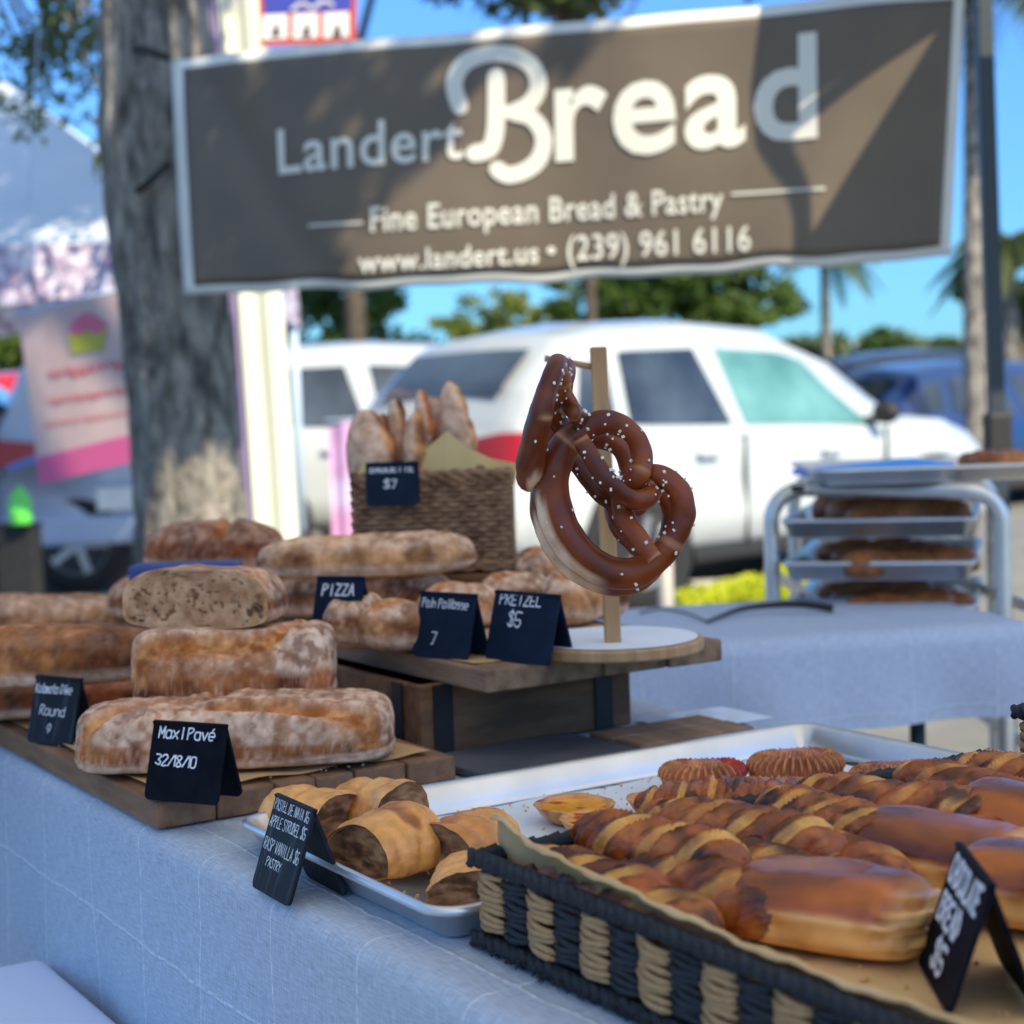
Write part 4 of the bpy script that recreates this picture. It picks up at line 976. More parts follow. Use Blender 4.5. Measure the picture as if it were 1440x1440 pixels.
def strudels():
    strudel(P(445, 1170, FLR), .078, .068, .038, R_(105), 'apple strudel piece at the left end of the pan, nearest the wooden board', 1)
    strudel(P(528, 1164, FLR), .070, .068, .042, R_(110), 'apple strudel piece turned crosswise, second behind the chalk card', 2)
    strudel(P(545, 1222, FLR), .070, .072, .042, R_(14), 'front apple strudel piece showing its dark filling beside the pan rim', 3)
    strudel(P(655, 1212, FLR), .075, .070, .040, R_(22), 'apple strudel piece with dark filling, right of the front piece', 4)
    strudel(P(664, 1262, FLR), .078, .068, .032, R_(52), 'torn open apple strudel piece half hidden by the woven basket', 5)
strudels()
# custard tarts
def tart(pt, label, r=.034, seed=0):
    e = empty('custard_tart', pt, 0, label, 'custard tart', 'custard tarts on the sheet pan'); n = 60; prof = [(.55, 0), (.66, .001), (.86, .45), (1.0, .92), (1.03, 1.0), (.98, 1.06), (.88, 1.0), (.82, .9), (.80, .7)]; H = .015; vs = []; fs = []; cs = []
    for i, (a, z) in enumerate(prof):
        for k in range(n):
            an = 2*math.pi*k/n; q = np.array([math.cos(an)*.05, math.sin(an)*.05, z*.02]); w = 1+.045*(fbm(q, 60, seed)-.5)*2+.012*math.sin(k*5+i*2.2); zz = z*H*(1+.12*(fbm(q, 40, seed+3)-.5)*2) if z > .3 else z*H
            vs.append((r*a*w*math.cos(an), r*a*w*math.sin(an), zz)); cs.append(mixc((.62, .38, .16), (.38, .16, .05), float(sm(fbm(q, 90, seed+1), .5, .75))))
    for i in range(len(prof)-1):
        for k in range(n): fs.append((i*n+k, i*n+(k+1) % n, (i+1)*n+(k+1) % n, (i+1)*n+k))
    mesh('pastry_shell', vs, fs, mt['pastry'], e, True, cs)
    vs = [(0, 0, H*.82)]; 
    for j in range(1, 9):
        for k in range(n): an = 2*math.pi*k/n; vs.append((r*.84*j/8*math.cos(an), r*.84*j/8*math.sin(an), H*(.82-.03*math.cos(j*.4))))
    fs = [(0, 1+k, 1+(k+1) % n) for k in range(n)]
    for j in range(7):
        for k in range(n): a = 1+j*n; fs.append((a+k, a+n+k, a+n+(k+1) % n, a+(k+1) % n))
    va = np.array(vs); t = fbm(va+seed, 70, seed); cs = mixc((.80, .40, .05), (.28, .07, .015), sm(t, .52, .66)); mesh('custard', vs, fs, mt['glaze'], e, True, cs)
    return e
tart(P(809, 1153, FLR), 'custard tart with a browned top, leftmost of the tarts', .036, 1)
tart(P(842, 1174, FLR), 'custard tart tucked in front of the leftmost one, against the twists', .033, 2)
tart(P(935, 1145, FLR), 'custard tart lying behind the twisted pastries below the crimped ones', .034, 3)
# crimped turnovers
def turnover(pt, label, L=.085, Wd=.06, H=.034, rz=0, seed=0, red=0):
    e = empty('crimped_turnover', pt, rz, label, 'pastry', 'crimped fruit turnovers on the sheet pan')
    def disp(p, n, s, t):
        an = np.arctan2(p[..., 1]/Wd, p[..., 0]/L); rr = np.sqrt((p[..., 0]/(L/2))**2+(p[..., 1]/(Wd/2))**2)
        return .0032*np.sin(an*34)*sm(rr, .45, .8)*sm(n[..., 2], -.2, .4) - .004*np.exp(-((rr-.52)/.08)**2)*sm(n[..., 2], .1, .5)
    def col(p, n, q, s, t):
        an = np.arctan2(p[..., 1]/Wd, p[..., 0]/L); c = mixc((.22, .07, .035), (.50, .22, .10), sm(fbm(q, 30, seed), .3, .7)); c = mixc(c, (.62, .36, .18), .7*sm(np.sin(an*34), .3, 1)*sm(n[..., 2], 0, .4))
        return mixc(c, (.42, .02, .03), red*sm(fbm(q, 22, seed+4), .5, .65))
    loaf('pastry', L, Wd, H, mt['pastry'], e, ns=80, nt_=60, px=2.4, pt=2.2, zc=.5, amp=.0015, seed=seed, disp=disp, col=col)
    bs, _ = loaf('pastry_base', L*.96, Wd*.98, H*.5, mt['pastry'], e, ns=40, nt_=36, zc=.5, seed=seed+2, col=lambda p, n, q, s, t: mixc((.45, .24, .10), (.16, .05, .02), sm(fbm(q, 60, 2), .4, .6)))
    return e
turnover(P(990, 1112, FLR), 'dark red crimped turnover at the left of the row by the pan wall', .082, .056, .030, R_(-30), 1, .9)
turnover(P(1120, 1106, FLR), 'tall domed crimped turnover in the middle of the back row', .092, .062, .036, R_(-28), 2, .1)
turnover(P(1262, 1120, FLR), 'golden crimped turnover right of the tall domed one', .088, .06, .032, R_(-32), 3)
turnover(P(1370, 1132, FLR), 'crimped turnover at the right end beside the second woven basket', .08, .056, .032, R_(-28), 4, .2)
turnover(P(1085, 1136, FLR), 'browned crimped turnover in front of the tall domed one', .088, .058, .027, R_(-40), 5)

# ================================================================== WOVEN BASKETS
def basket(name, x0, x1, y0, y1, z0, z1, label, faces, colw=.036, rows=8):
    e = empty(name, ((x0+x1)/2, (y0+y1)/2, z0), 0, label, 'woven basket'); cx, cy = (x0+x1)/2, (y0+y1)/2; H = z1-z0
    hx, hy = (x1-x0)/2, (y1-y0)/2
    boxo('base', (0, 0, .006), (2*hx-.006, 2*hy-.006, .008), mt['cord_black'], e)
    rr = (H-.022)/rows/2*.98
    def face(p0, d, L, nrm, stuff):
        n = max(2, int(round(L/colw))); w = L/n; acc = MB(); shared = {}
        for c in range(n):
            tan = (c % 2 == 0)
            for r in range(rows):
                z = .014+(H-.026)*(r+.5)/rows
                if not stuff or True:
                    key = (tan, (c*7+r*3) % 4)
                    if stuff or key not in shared:
                        k = key[1]; mb = MB(); pts = []; ww = w*1.04
                        for i in range(6):
                            t = i/5-.5; bul = (.0046 if tan else .0020)*math.cos(t*math.pi)+(.0004*k)
                            pts.append((t*ww, -bul+.002, (.0010*math.sin(t*5+k*1.7))+(-.0013*t*2 if tan else 0)))
                        mb.tube(pts, [rr*.62, rr*.98, rr*1.06, rr*.98, rr*1.04, rr*.6], 7)
                        if stuff: src = mb
                        else:
                            o = mb.out('cord', mt['cord_tan' if tan else 'cord_black'], e, True); shared[key] = o; first = True
                            o.location = V(np.array(p0)+np.array(d)*(w*(c+.5))+UPV*z); o.rotation_euler = (rnd.uniform(-.2, .2), rnd.uniform(-.10, .10), math.atan2(d[1], d[0])+rnd.uniform(-.05, .05)); continue
                    if stuff:
                        an = math.atan2(d[1], d[0]); q = Matrix.Translation(V(np.array(p0)+np.array(d)*(w*(c+.5))+UPV*z)) @ Matrix.Rotation(an, 4, 'Z'); acc.add([q @ Vector(v) for v in src.v], src.f)
                    else:
                        o = shared[key].copy(); C.objects.link(o); o.parent = e; o.location = V(np.array(p0)+np.array(d)*(w*(c+.5))+UPV*z); o.rotation_euler = (rnd.uniform(-.2, .2), rnd.uniform(-.10, .10), math.atan2(d[1], d[0])+rnd.uniform(-.05, .05))
        if stuff and acc.v: o = acc.out('weave', mt['cord_tan'], e, True); o['kind'] = 'stuff'
    # d chosen so that -local y of a cord points outwards
    F = {'left': ((-hx, hy, 0), (0, -1, 0), 2*hy), 'near': ((-hx, -hy, 0), (1, 0, 0), 2*hx), 'right': ((hx, -hy, 0), (0, 1, 0), 2*hy), 'far': ((hx, hy, 0), (-1, 0, 0), 2*hx)}
    for k, (p0, d, L) in F.items(): face(p0, d, L, None, k not in faces)
    # braided rims top and bottom: overlapping wraps
    for zc, r_, nm in ((H-.004, .0075, 'rim'), (.006, .0068, 'foot_rim')):
        mb = MB(); per = [(-hx, -hy), (hx, -hy), (hx, hy), (-hx, hy)]
        for i in range(4):
            a = np.array((*per[i], 0.)); b = np.array((*per[(i+1) % 4], 0.)); L = np.linalg.norm(b-a); n = int(L/.0105); t = (b-a)/L; o_ = np.array([t[1], -t[0], 0])
            for k in range(n+1):
                c = a+t*(L*k/n)+np.array([0, 0, zc+.0008*math.sin(k*2.3)]); q0 = c-t*.007+UPV*r_*.55+o_*.002; q1 = c+t*.007-UPV*r_*.55+o_*.002; mb.tube([q0, c+o_*r_*.62, q1], [r_*.42, r_*.62, r_*.42], 6)
            mb.tube([a+UPV*zc, b+UPV*zc], r_*.8, 8)
        mb.out(nm, mt['cord_black'], e, True)
    # loose fuzz along the foot
    mb = MB()
    for k in range(95):
        y = -hy+2*hy*rnd.random(); x = -hx-.006; mb.tube([(x, y, .006), (x-rnd.uniform(.002, .006), y+rnd.uniform(-.004, .004), .004+rnd.uniform(-.002, .006)), (x-rnd.uniform(.003, .009), y+rnd.uniform(-.006, .006), rnd.uniform(.001, .010))], [.0012, .0009, .0004], 4)
    o = mb.out('loose_fibre', mt['cord_black'], e); o['kind'] = 'stuff'
    return e
BX0, BX1, BY0, BY1, BZ0, BZ1 = .022, .535, -.90, -.368, .7505, .818
basket('woven_basket', BX0, BX1, BY0, BY1, BZ0, BZ1, 'black and tan woven basket at the front right, lined with brown paper', ('left',), .031, 9)
basket('woven_basket', .560, .86, -.72, -.385, .7505, .856, 'second black and tan woven basket cut by the right edge of the picture', ('left', 'far'), .034, 9)
# paper liner: floor, then up and out over the left rim
def liner():
    prof = [(.0, .826+.004), (.003, .832), (.006, .830), (.012, .815), (.020, .795), (.032, .783), (.06, .781), (.2, .781), (.35, .781), (.49, .781), (.505, .80), (.510, .822)]
    n = 60; vs = []; fs = []
    for j in range(n+1):
        y = BY1-.004-(BY1-BY0-.01)*j/n
        for i, (x, z) in enumerate(prof):
            w = .0015*math.sin(j*.7+i)+.001*math.sin(j*1.9); lift = .008*math.exp(-(j/2.2)**2) if i < 5 else 0
            edge = .004*math.sin(j*.11+.5)*(1 if i < 4 else 0)
            vs.append((BX0+.004+x+w*.6+(.012*math.exp(-((j-2)/5)**2) if i < 3 else 0)-.004*(i < 3), y+(.004 if j == 0 else 0), z+w*.5+lift+edge-(.012 if i < 3 else 0)*(1-math.exp(-(j/14)**2))*.3))
    m_ = len(prof)
    for j in range(n):
        for i in range(m_-1): a = j*m_+i; fs.append((a, a+1, a+m_+1, a+m_))
    o = mesh('paper_liner', vs, fs, mt['parch'], None, True); s = o.modifiers.new('s', 'SOLIDIFY'); s.thickness = .0006
    tag(o, 'brown baking paper lining the front basket and curling over its left rim', 'paper')
liner()
PF = .783
def twist(pt, L, Wd, H, rz, label, seed):
    nt2 = 3.4; sg = 1
    def ph(p): return np.arctan2(p[..., 2]-.4*H, p[..., 1])*1.0 + p[..., 0]/L*nt2*2*math.pi*.62
    def disp(p, n, s, t):
        w = np.cos(ph(p)*2+2.2*fbm(p, 16, seed)); return .006*(fbm(p, 26, seed+4)-.5)+(.0056*np.abs(w)-.0034+.0011*np.sin(np.arccos(np.clip(w, -1, 1))*7+6*fbm(p, 30, seed)))*sm(n[..., 2], -.6, .1)
    def col(p, n, q, s, t):
        w = ph(p)*2+2.2*fbm(p, 16, seed); a = np.abs(np.cos(w)); c = mixc((.060, .016, .007), (.30, .088, .022), sm(fbm(q, 44, seed), .32, .68)); c = mixc(c, (.62, .40, .13), .9*sm(np.cos(w-1.1)+.5*(fbm(q, 60, seed+6)-.5), .62, .92)*sm(fbm(q, 18, seed+2), .42, .58)); c = mixc(c, (.05, .013, .008), .75*sm(fbm(q, 30, seed+5), .54, .7)*a); c = mixc(c, (.50, .20, .06), .5*sm(fbm(q*np.array([.6, 1, 1]), 80, seed+12), .52, .66))
        return mixc(c, (.03, .015, .01), .9*sm(fbm(q, 50, seed+8), .76, .8))
    o, _ = loaf('twisted_pastry', L, Wd, H, mt['pastry'], ns=110, nt_=48, px=3.2, pt=2, zc=.42, amp=.0028, fr=45, seed=seed, disp=disp, col=col); place(o, pt, rz); tag(o, label, 'pastry', 'twisted pastries in the front basket'); return o
TL_ = ['twisted pastry nearest the left rim of the front basket, fully in view', 'twisted pastry second from the left rim of the basket', 'twisted pastry third from the left rim of the basket', 'fourth twisted pastry, in the middle of the row', 'fifth twisted pastry, behind the second bun', 'sixth twisted pastry, behind the price card', 'seventh twisted pastry, hidden partly by the buns', 'twisted pastry at the right end of the row']
for k in range(8):
    tx = .058+.0555*k
    twist((tx, -.482-.003*k+.010*math.sin(k*2.1), PF), .205+.012*math.sin(k*1.7), .056+.005*math.sin(k*2.9), .043, R_(-90+5*math.sin(k*3.3)), TL_[k], 30+k)
for k, (px, py, L_, a_) in enumerate(((985, 1150, .12, 8), (1120, 1152, .13, 5), (1235, 1150, .14, -6), (1345, 1152, .14, 4))):
    twist(P(px, py, FLR), L_, .052, .034, R_(a_)-.55, ['twisted pastry on the pan just behind the left corner of the basket', 'raisin twist lying on the pan below the dark red turnover', 'raisin twist on the pan in front of the golden turnover', 'raisin twist at the right end of the pan'][k], 80+k)
for k in range(6):
    twist((.118+.070*k, -.452-.006*k+.012*math.sin(k*3.1), PF+.020), .155+.02*math.sin(k*2.3), .050, .037, R_(-80+13*math.sin(k*2.7)), ['upper twisted pastry resting between the first and second twists', 'second twisted pastry of the upper layer, counting from the left rim', 'third twisted pastry of the upper layer', 'fourth twisted pastry of the upper layer', 'fifth twisted pastry of the upper layer, behind the price card', 'last twisted pastry of the upper layer at the right'][k], 60+k)
def choc(pt, L, Wd, H, rz, label, seed):
    e = empty('chocolate_pastry', pt, rz, label, 'pastry', 'chocolate filled pastries in the front basket')
    def disp(p, n, s, t):
        side = sm(-n[..., 2], -.75, -.2); return .0012*np.sin(p[..., 2]*900+fbm(p, 25, seed)*6)*side*(1+1.5*sm(s, .5, .9)) + .0020*(fbm(p*np.array([.35, 1.6, 1]), 90, seed+3)-.5)*sm(n[..., 2], .2, .7) + .013*(fbm(p, 13, seed+6, 2)-.5) - .0045*sm(s, .55, .7)*np.abs(np.sin(p[..., 2]*330+p[..., 1]*40)) + .0035*sm(n[..., 2], .3, .8)*np.cos(p[..., 1]/Wd*3.2)
    def col(p, n, q, s, t):
        h = p[..., 2]/H + .14*(fbm(q, 26, seed)-.5); top = mixc((.11, .020, .005), (.42, .125, .022), sm(fbm(q*np.array([.35, 1.5, 1]), 30, seed+1), .28, .72)); sd_ = mixc((.76, .52, .25), (.52, .26, .08), sm(fbm(q, 40, seed+3), .4, .7)); c = mixc(sd_, top, sm(h, .56, .68))
        endm = sm(s, .62, .86); lay = mixc((.78, .60, .34), (.50, .27, .10), sm(np.sin(p[..., 2]*420+p[..., 1]*60+fbm(q, 20, 3)*8), -.2, .6)); c = mixc(c, (.28, .075, .015), .55*sm(fbm(q*np.array([.5, 1, 1]), 60, seed+9), .52, .66)*sm(h, .4, .6)); c = mixc(c, lay, endm*sm(fbm(q, 14, seed+7), .2, .5)*(1-.4*sm(h, .7, .95)))
        dk = np.exp(-((p[..., 1]-.010)/.010)**2-((p[..., 2]-.018)/.007)**2)*sm(s, .8, .93); return mixc(c, (.03, .012, .01), np.clip(dk*1.6, 0, 1))
    loaf('pastry', L, Wd, H, mt['glaze'], e, ns=90, nt_=60, px=5.5, pt=3.0, zc=.45, amp=.0022, fr=24, seed=seed, disp=disp, col=col, rzp=.55)
    return e
cp = P(1150, 1322, PF)
choc(cp+np.array([.006, -.010, 0]), .136, .084, .047, R_(-66), 'glossy chocolate filled bun at the front of the basket, filling showing at its end', 3)
choc(P(1300, 1262, PF)+np.array([.02, 0, 0]), .132, .080, .049, R_(-68), 'glossy chocolate filled bun behind the price card', 4)
choc(P(1440, 1232, PF)+np.array([.03, .0, 0]), .132, .080, .055, R_(-66), 'glossy bun at the right edge of the front basket', 5)
choc(P(1445, 1315, PF)+np.array([.03, 0, 0]), .13, .08, .05, R_(-70), 'pale sided bun peeping through the folded price card at the right edge', 6)

def crumbs(name, x0, x1, y0, y1, z, n, label, seed, col):
    g_ = random.Random(seed); mb = MB()
    for k in range(n):
        s = g_.uniform(.0005, .0018); Mx = Matrix.Translation((g_.uniform(x0, x1), g_.uniform(y0, y1), z+s*.4)) @ Matrix.Rotation(g_.random()*6, 4, (g_.random(), g_.random(), 1)); mb.box((0, 0, 0), (s*2, s*1.4, s*.8), Mx)
    o = mb.out(name, col, None); tag(o, label, 'crumbs', kind='stuff')
flake = M('pastry flake', (.55, .30, .10), (.78, .52, .24), sc=200, rough=.7)
crumbs('pastry_crumbs', .02, .45, -.33, -.02, .7552, 260, 'loose pastry flakes scattered on the sheet pan', 1, flake)
crumbs('pastry_crumbs', .05, .40, -.86, -.58, .7818, 160, 'small flakes on the brown paper in the front basket', 2, flake)
crumbs('bread_crumbs', -.03, .26, .12, .5, .7785, 200, 'bread crumbs and flour specks on the board paper', 3, M('bread crumb', (.6, .45, .3), (.8, .74, .66), sc=200))
# ================================================================== PRICE CARDS
def cp_(x, y, z): return P(x, y, z)
card(P(353, 1246, .7502), P(405, 1276, .7502), .052, .073, mt['card_worn'], [('PASTEL DE NATA $5', .05, .84, .11, .057), ('APPLE STRUDEL $5', .05, .66, .11, .061), ('RASP VANILLA $6', .05, .42, .12, .065), ('PASTRY', .22, .27, .09, .065)], 'scuffed chalk card listing pastel de nata, apple strudel and raspberry vanilla pastry', .00085)
card(P(202, 1124, .7785), P(305, 1133, .7785), .042, .071, mt['card'], [('Maxl Pavé', .10, .78, .14, .096), ('32/18/10', .10, .44, .13, .088)], 'black chalk card reading Maxl Pavé in front of the stacked loaves', .0016)
card(P(37, 1043, .7785), P(100, 1050, .7785), .040, .072, mt['card_worn'], [('Kalamata Olive', .04, .74, .13, .067), ('Round', .20, .42, .14, .115), ('9', .4, .16, .13, .12)], 'grey blue chalk card leaning by the olive loaves at the left', .0012)
card(P(579, 922, .856), P(657, 929, .856), .040, .071, mt['card_blue'], [('Pain Paillasse', .06, .76, .13, .072), ('7', .3, .2, .18, .12)], 'blue black chalk card reading Pain Paillasse left of the pretzel card', .0013)
card(P(681, 926, .856), P(771, 937, .856), .042, .074, mt['card_blue'], [('PRETZEL', .10, .80, .15, .095), ('$5', .28, .50, .2, .11)], 'blue black chalk card reading pretzel five dollars on the raised board', .0017)
card(P(1290, 1352, PF+.001), P(1332, 1428, PF+.001), .052, .074, mt['card'], [('CHOCOLATE', .08, .72, .2, .092), ('BREAD', .1, .42, .2, .12), ('$5', .3, .12, .2, .16)], 'blurred black chalk card with white writing inside the front basket', .0034)

# ================================================================== LOWER BREAD BOARD (left)
def planks(name, x0, x1, y0, y1, z0, z1, nb, axis, mat, label, cat='board', seed=0):
    e = empty(name, ((x0+x1)/2, (y0+y1)/2, z0), 0, label, cat); rs = random.Random(seed); h = z1-z0
    tot = (y1-y0) if axis == 'x' else (x1-x0); a = 0
    ws = [rs.uniform(.8, 1.2) for _ in range(nb)]; s = sum(ws)
    for w in ws:
        w = w/s*tot; b = a+w
        if axis == 'x': c = (rs.uniform(-.002, .002), -tot/2+(a+b)/2, h/2-rs.uniform(0, .0012)); d = (x1-x0+rs.uniform(-.006, .002), w-.0016, h)
        else: c = (-tot/2+(a+b)/2, rs.uniform(-.002, .002), h/2-rs.uniform(0, .0012)); d = (w-.0016, y1-y0+rs.uniform(-.006, .002), h)
        o = boxo('plank', (0, 0, 0), d, mat, e, .0025); o.location = c; a = b
    return e
planks('bread_board', -.040, .282, .110, 1.15, .7512, .7765, 6, 'y', mt['wood_dark'], 'dark wooden board under the stacked loaves at the left', seed=2)
# paper under the loaves
def sheet(x0, x1, y0, y1, z, rz, label, seed=0, wob=.003, curl=.0):
    vs = []; fs = []; nx, ny = 22, 26; c, s = math.cos(rz), math.sin(rz); cx, cy = (x0+x1)/2, (y0+y1)/2
    for i in range(nx+1):
        for j in range(ny+1):
            u = i/nx-.5; v = j/ny-.5; x = (x1-x0)*u; y = (y1-y0)*v; ed = sm(max(abs(u), abs(v)), .42, .5)
            vs.append((cx+c*x-s*y, cy+s*x+c*y, z+float(ed)*wob*(1+math.sin(i*.9+j*.7+seed))*.6+.0004))
    for i in range(nx):
        for j in range(ny): k = i*(ny+1)+j; fs.append((k, k+ny+1, k+ny+2, k+1))
    o = mesh('baking_paper', vs, fs, mt['parch'], None, True); return tag(o, label, 'paper')
sheet(-.024, .262, .128, 1.02, .7775, 0, 'brown baking paper under the loaves on the left board', 1)
ZB = .7795
# bottom big loaf
def hand(c, rzc=YAW): return c
bl = D(335, 1078, 1.74); bl[2] = ZB
bread('pave_loaf', P(338, 1082, ZB)+np.array([.02, .05, 0]), .322, .15, .064, YAW+R_(2), 'floured bottom loaf of the stack, behind the Maxl Pavé card', [((-.155, -.068), (-.06, -.02)), ((-.03, -.045), (.155, -.064)), ((-.06, -.02), (.02, .05))], .75, px=9, pt=4.2, zc=.26, amp=.0045, rzp=.4, seed=3, ns=220, nt_=130, tz=3.2, sw=.009, lump=.006, sidef=.8)
bread('pave_loaf', D(322, 996, 1.76)+FW*.055, .215, .125, .080, YAW+R_(1), 'middle loaf of the stack with a torn orange crack along its top edge', [((-.125, -.053), (.055, -.051)), ((.045, -.052), (.088, .02))], .85, px=11, pt=4.2, zc=.24, amp=.004, rzp=.35, seed=5, ns=200, nt_=130, tz=3.4, sw=.0085, lump=.004, sidef=.75)
# half loaf with the crumb showing
def half():
    pt = D(276, 886, 1.80)+FW*.02; e = empty('half_loaf', pt, YAW-R_(17), 'cut half loaf on top of the stack, its pale crumb facing out', 'bread')
    # loaf local x points away from the reader
    o, p2 = loaf('crust', .20, .172, .064, mt['crust'], e, ns=90, nt_=120, px=3, pt=3.6, zc=.34, tz=2.8, amp=.003, seed=8, s0=-.1, col=bread_col((), .55, seed=8, sidef=.7))
    def cc(v, e_):
        t = fbm(v, 60, 2); c = mixc((.42, .30, .21), (.54, .41, .30), sm(t, .3, .7)); h = fbm(v, 210, 6, 2); h2 = fbm(v, 85, 9, 2); c = mixc(c, (.14, .085, .055), .9*sm(h, .66, .74)*(e_ < .95)); c = mixc(c, (.08, .05, .035), .9*sm(h2, .76, .80)*(e_ < .9)); return mixc(c, (.62, .44, .28), sm(e_, .945, .985))
    r2 = p2[0]
    cap = capface('crumb', r2, mt['crust'], e, cc, .0004, 60, 0, 2, -1)
    me = cap.data; co = np.zeros(len(me.vertices)*3); me.vertices.foreach_get('co', co); co = co.reshape(-1, 3); ri = np.concatenate([[0], np.repeat(np.arange(1, 61)/60, len(r2))]); h = sm(fbm(co, 150, 6, 2), .66, .76)*.004+sm(fbm(co, 75, 9, 2), .72, .80)*.006; co[:, 0] += h*(ri < .93); me.vertices.foreach_set('co', co.ravel()); me.update()
    for ch in e.children: ch.rotation_euler = (0, 0, R_(90))
    # shift so that right part of the crust shows
    for ch in e.children: ch.matrix_parent_inverse = Matrix.Identity(4)
    return e
half()
# long loaves at far left
bread('olive_loaf', P(85, 968, ZB+.052)+np.array([-.02, .045, 0]), .34, .085, .066, YAW+R_(3), 'long golden olive loaf lying at the left, upper front one', [], .15, px=3, amp=.004, seed=11, lump=.006, base=np.array((.42, .20, .07)), sidef=.15)
bread('olive_loaf', P(60, 1014, ZB)+np.array([.0, .045, 0]), .34, .10, .055, YAW+R_(3), 'reddish brown long loaf under the golden one at the left edge', [], .2, px=3, amp=.004, seed=12, lump=.005, base=np.array((.34, .13, .065)), sidef=.25)
bread('olive_loaf', P(150, 985, ZB)+np.array([.07, .12, 0]), .26, .10, .05, YAW+R_(3), 'reddish floured loaf between the olive loaves and the stack', [], .4, px=3, seed=13, lump=.005, base=np.array((.34, .15, .09)), sidef=.35)
bread('olive_loaf', P(60, 905, ZB+.03)+np.array([.03, .09, 0]), .36, .095, .062, YAW+R_(2), 'floured pale loaf farthest back at the left edge', [((-.15, 0), (.14, .004))], .5, px=3, seed=14, lump=.004, base=np.array((.40, .23, .12)), sidef=.4)
bread('olive_loaf', P(20, 935, ZB)+np.array([.10, .19, 0]), .34, .12, .065, YAW+R_(2), 'hidden supporting loaf behind the olive loaves at the left edge', [], .5, px=3, seed=15, base=np.array((.36, .2, .1)))

# ================================================================== CRATE AND RAISED BOARD
def crate(x0, x1, y0, y1, z0, z1, label):
    e = empty('wooden_crate', ((x0+x1)/2, (y0+y1)/2, z0), 0, label, 'crate'); w, d, h = x1-x0, y1-y0, z1-z0; t = .012
    for y, n in ((-d/2+t/2, 1), (d/2-t/2, 2)): boxo('side_board', (0, y, h/2), (w, t, h), mt['crate'], e, .002)
    for x in (-w/2+t/2, w/2-t/2): boxo('end_board', (x, 0, h/2), (t-.001, d-2*t-.002, h-.002), mt['crate'], e, .002)
    boxo('bottom', (0, 0, .005), (w-2*t-.004, d-2*t-.004, .008), mt['crate'], e)
    for x in (-w/2+.028, w/2-.040): boxo('corner_strap', (x, -d/2-.0015, h/2), (.024, .002, h-.002), mt['iron'], e)
    for y in (-d/2+.05, d/2-.05): boxo('corner_strap', (-w/2-.0015, y, h/2), (.002, .022, h-.002), mt['iron'], e)
    return e
UZ0, UZ1 = .8305, .8555
crate(.307, .590, .228, .62, .7515, UZ0-.0005, 'low dark stained wooden crate holding up the raised bread board')
planks('raised_board', .335, .655, .137, 1.20, UZ0, UZ1, 4, 'y', mt['wood_up'], 'thick grey brown board resting on the wooden crate', seed=4)
crate(.36, .60, .75, 1.12, .7515, UZ0-.0005, 'second dark crate under the far end of the raised board')
sheet(.345, .62, .175, 1.0, UZ1, 0, 'brown baking paper on the raised board under the rolls', 3, .002)
o = planks('slate_board', .40, .60, -.0, .17, .7512, .7600, 1, 'x', mt['slate'], 'flat dark slate board lying on the cloth behind the sheet pan', seed=6)
o.location = V(P(760, 1072, .7512)); o.rotation_euler = (0, 0, R_(4)); 
o = planks('wood_offcut', 0, .16, 0, .10, .7512, .7625, 2, 'x', mt['wood_up'], 'short grey board behind the sheet pan, right of the crate', seed=7); o.location = V(P(940, 1046, .7512)+np.array([.02, .02, 0]))
def crumple():
    c = P(975, 1022, .752); n = 20; vs = []; fs = []
    for i in range(n):
        for j in range(n):
            u, v = i/(n-1)-.5, j/(n-1)-.5; q = np.array([u, v, 0]); vs.append((c[0]+.04+u*.13, c[1]+.03+v*.10, .752+.012*float(fbm(q, 6, 4))*max(0, 1-4*max(abs(u), abs(v))**2*.9)))
    for i in range(n-1):
        for j in range(n-1): k = i*n+j; fs.append((k, k+n, k+n+1, k+1))
    o = mesh('crumpled_napkin', vs, fs, mt['cloth_plain'], None, True); tag(o, 'crumpled white napkin beside the crate at the back of the table', 'napkin')
crumple()

# rolls on the raised board
RB = UZ1+.0015
def roll(px, py, L, Wd, H, rz, seed, label, dz=0, dx=0, dy=0, sc_=None, **kw):
    return bread('floured_roll', P(px, py, RB+dz)+np.array([dx, dy, 0]), L, Wd, H, rz, label, sc_ or [((-L*.32, -.01), (L*.3, .012))], kw.pop('flour', .75), cat='roll', group='floured rolls on the raised board', seed=seed, lump=.006, base=np.array((.44, .25, .125)), px=2.4, zc=.42, sw=kw.pop('sw', .012), sidef=.6, **kw)
roll(488, 918, .085, .075, .062, R_(20), 21, 'round brown roll at the left end of the raised board', dx=.03, dy=.03)
roll(548, 922, .10, .08, .058, R_(-38), 22, 'split floury roll right beside the Pain Paillasse card', dx=.03, dy=.03, sw=.016)
roll(640, 888, .11, .07, .056, YAW, 23, 'pale roll behind the Pain Paillasse card', dx=.03, dy=.03)
roll(720, 870, .10, .075, .060, YAW+.2, 24, 'floured roll behind the pretzel card', dx=.02, dy=.02)
roll(800, 882, .085, .07, .066, YAW+.9, 25, 'roll standing behind the pretzel rod', dx=.02, dy=.02)
roll(780, 868, .10, .08, .085, YAW+.1, 26, 'tall tan roll behind the lower rolls by the pretzel rod', dx=.06, dy=.10)
roll(850, 878, .07, .06, .058, YAW-.3, 27, 'small roll just behind the pretzel rod', dx=.03, dy=.05)
roll(560, 872, .15, .07, .060, YAW, 28, 'golden roll behind the small blue card', dx=.02, dy=.04)
roll(640, 860, .16, .07, .062, YAW, 29, 'golden long roll in the second row', dx=.04, dy=.08)
roll(430, 880, .12, .08, .055, YAW, 30, 'roll behind the cut half loaf', dx=.04, dy=.08)
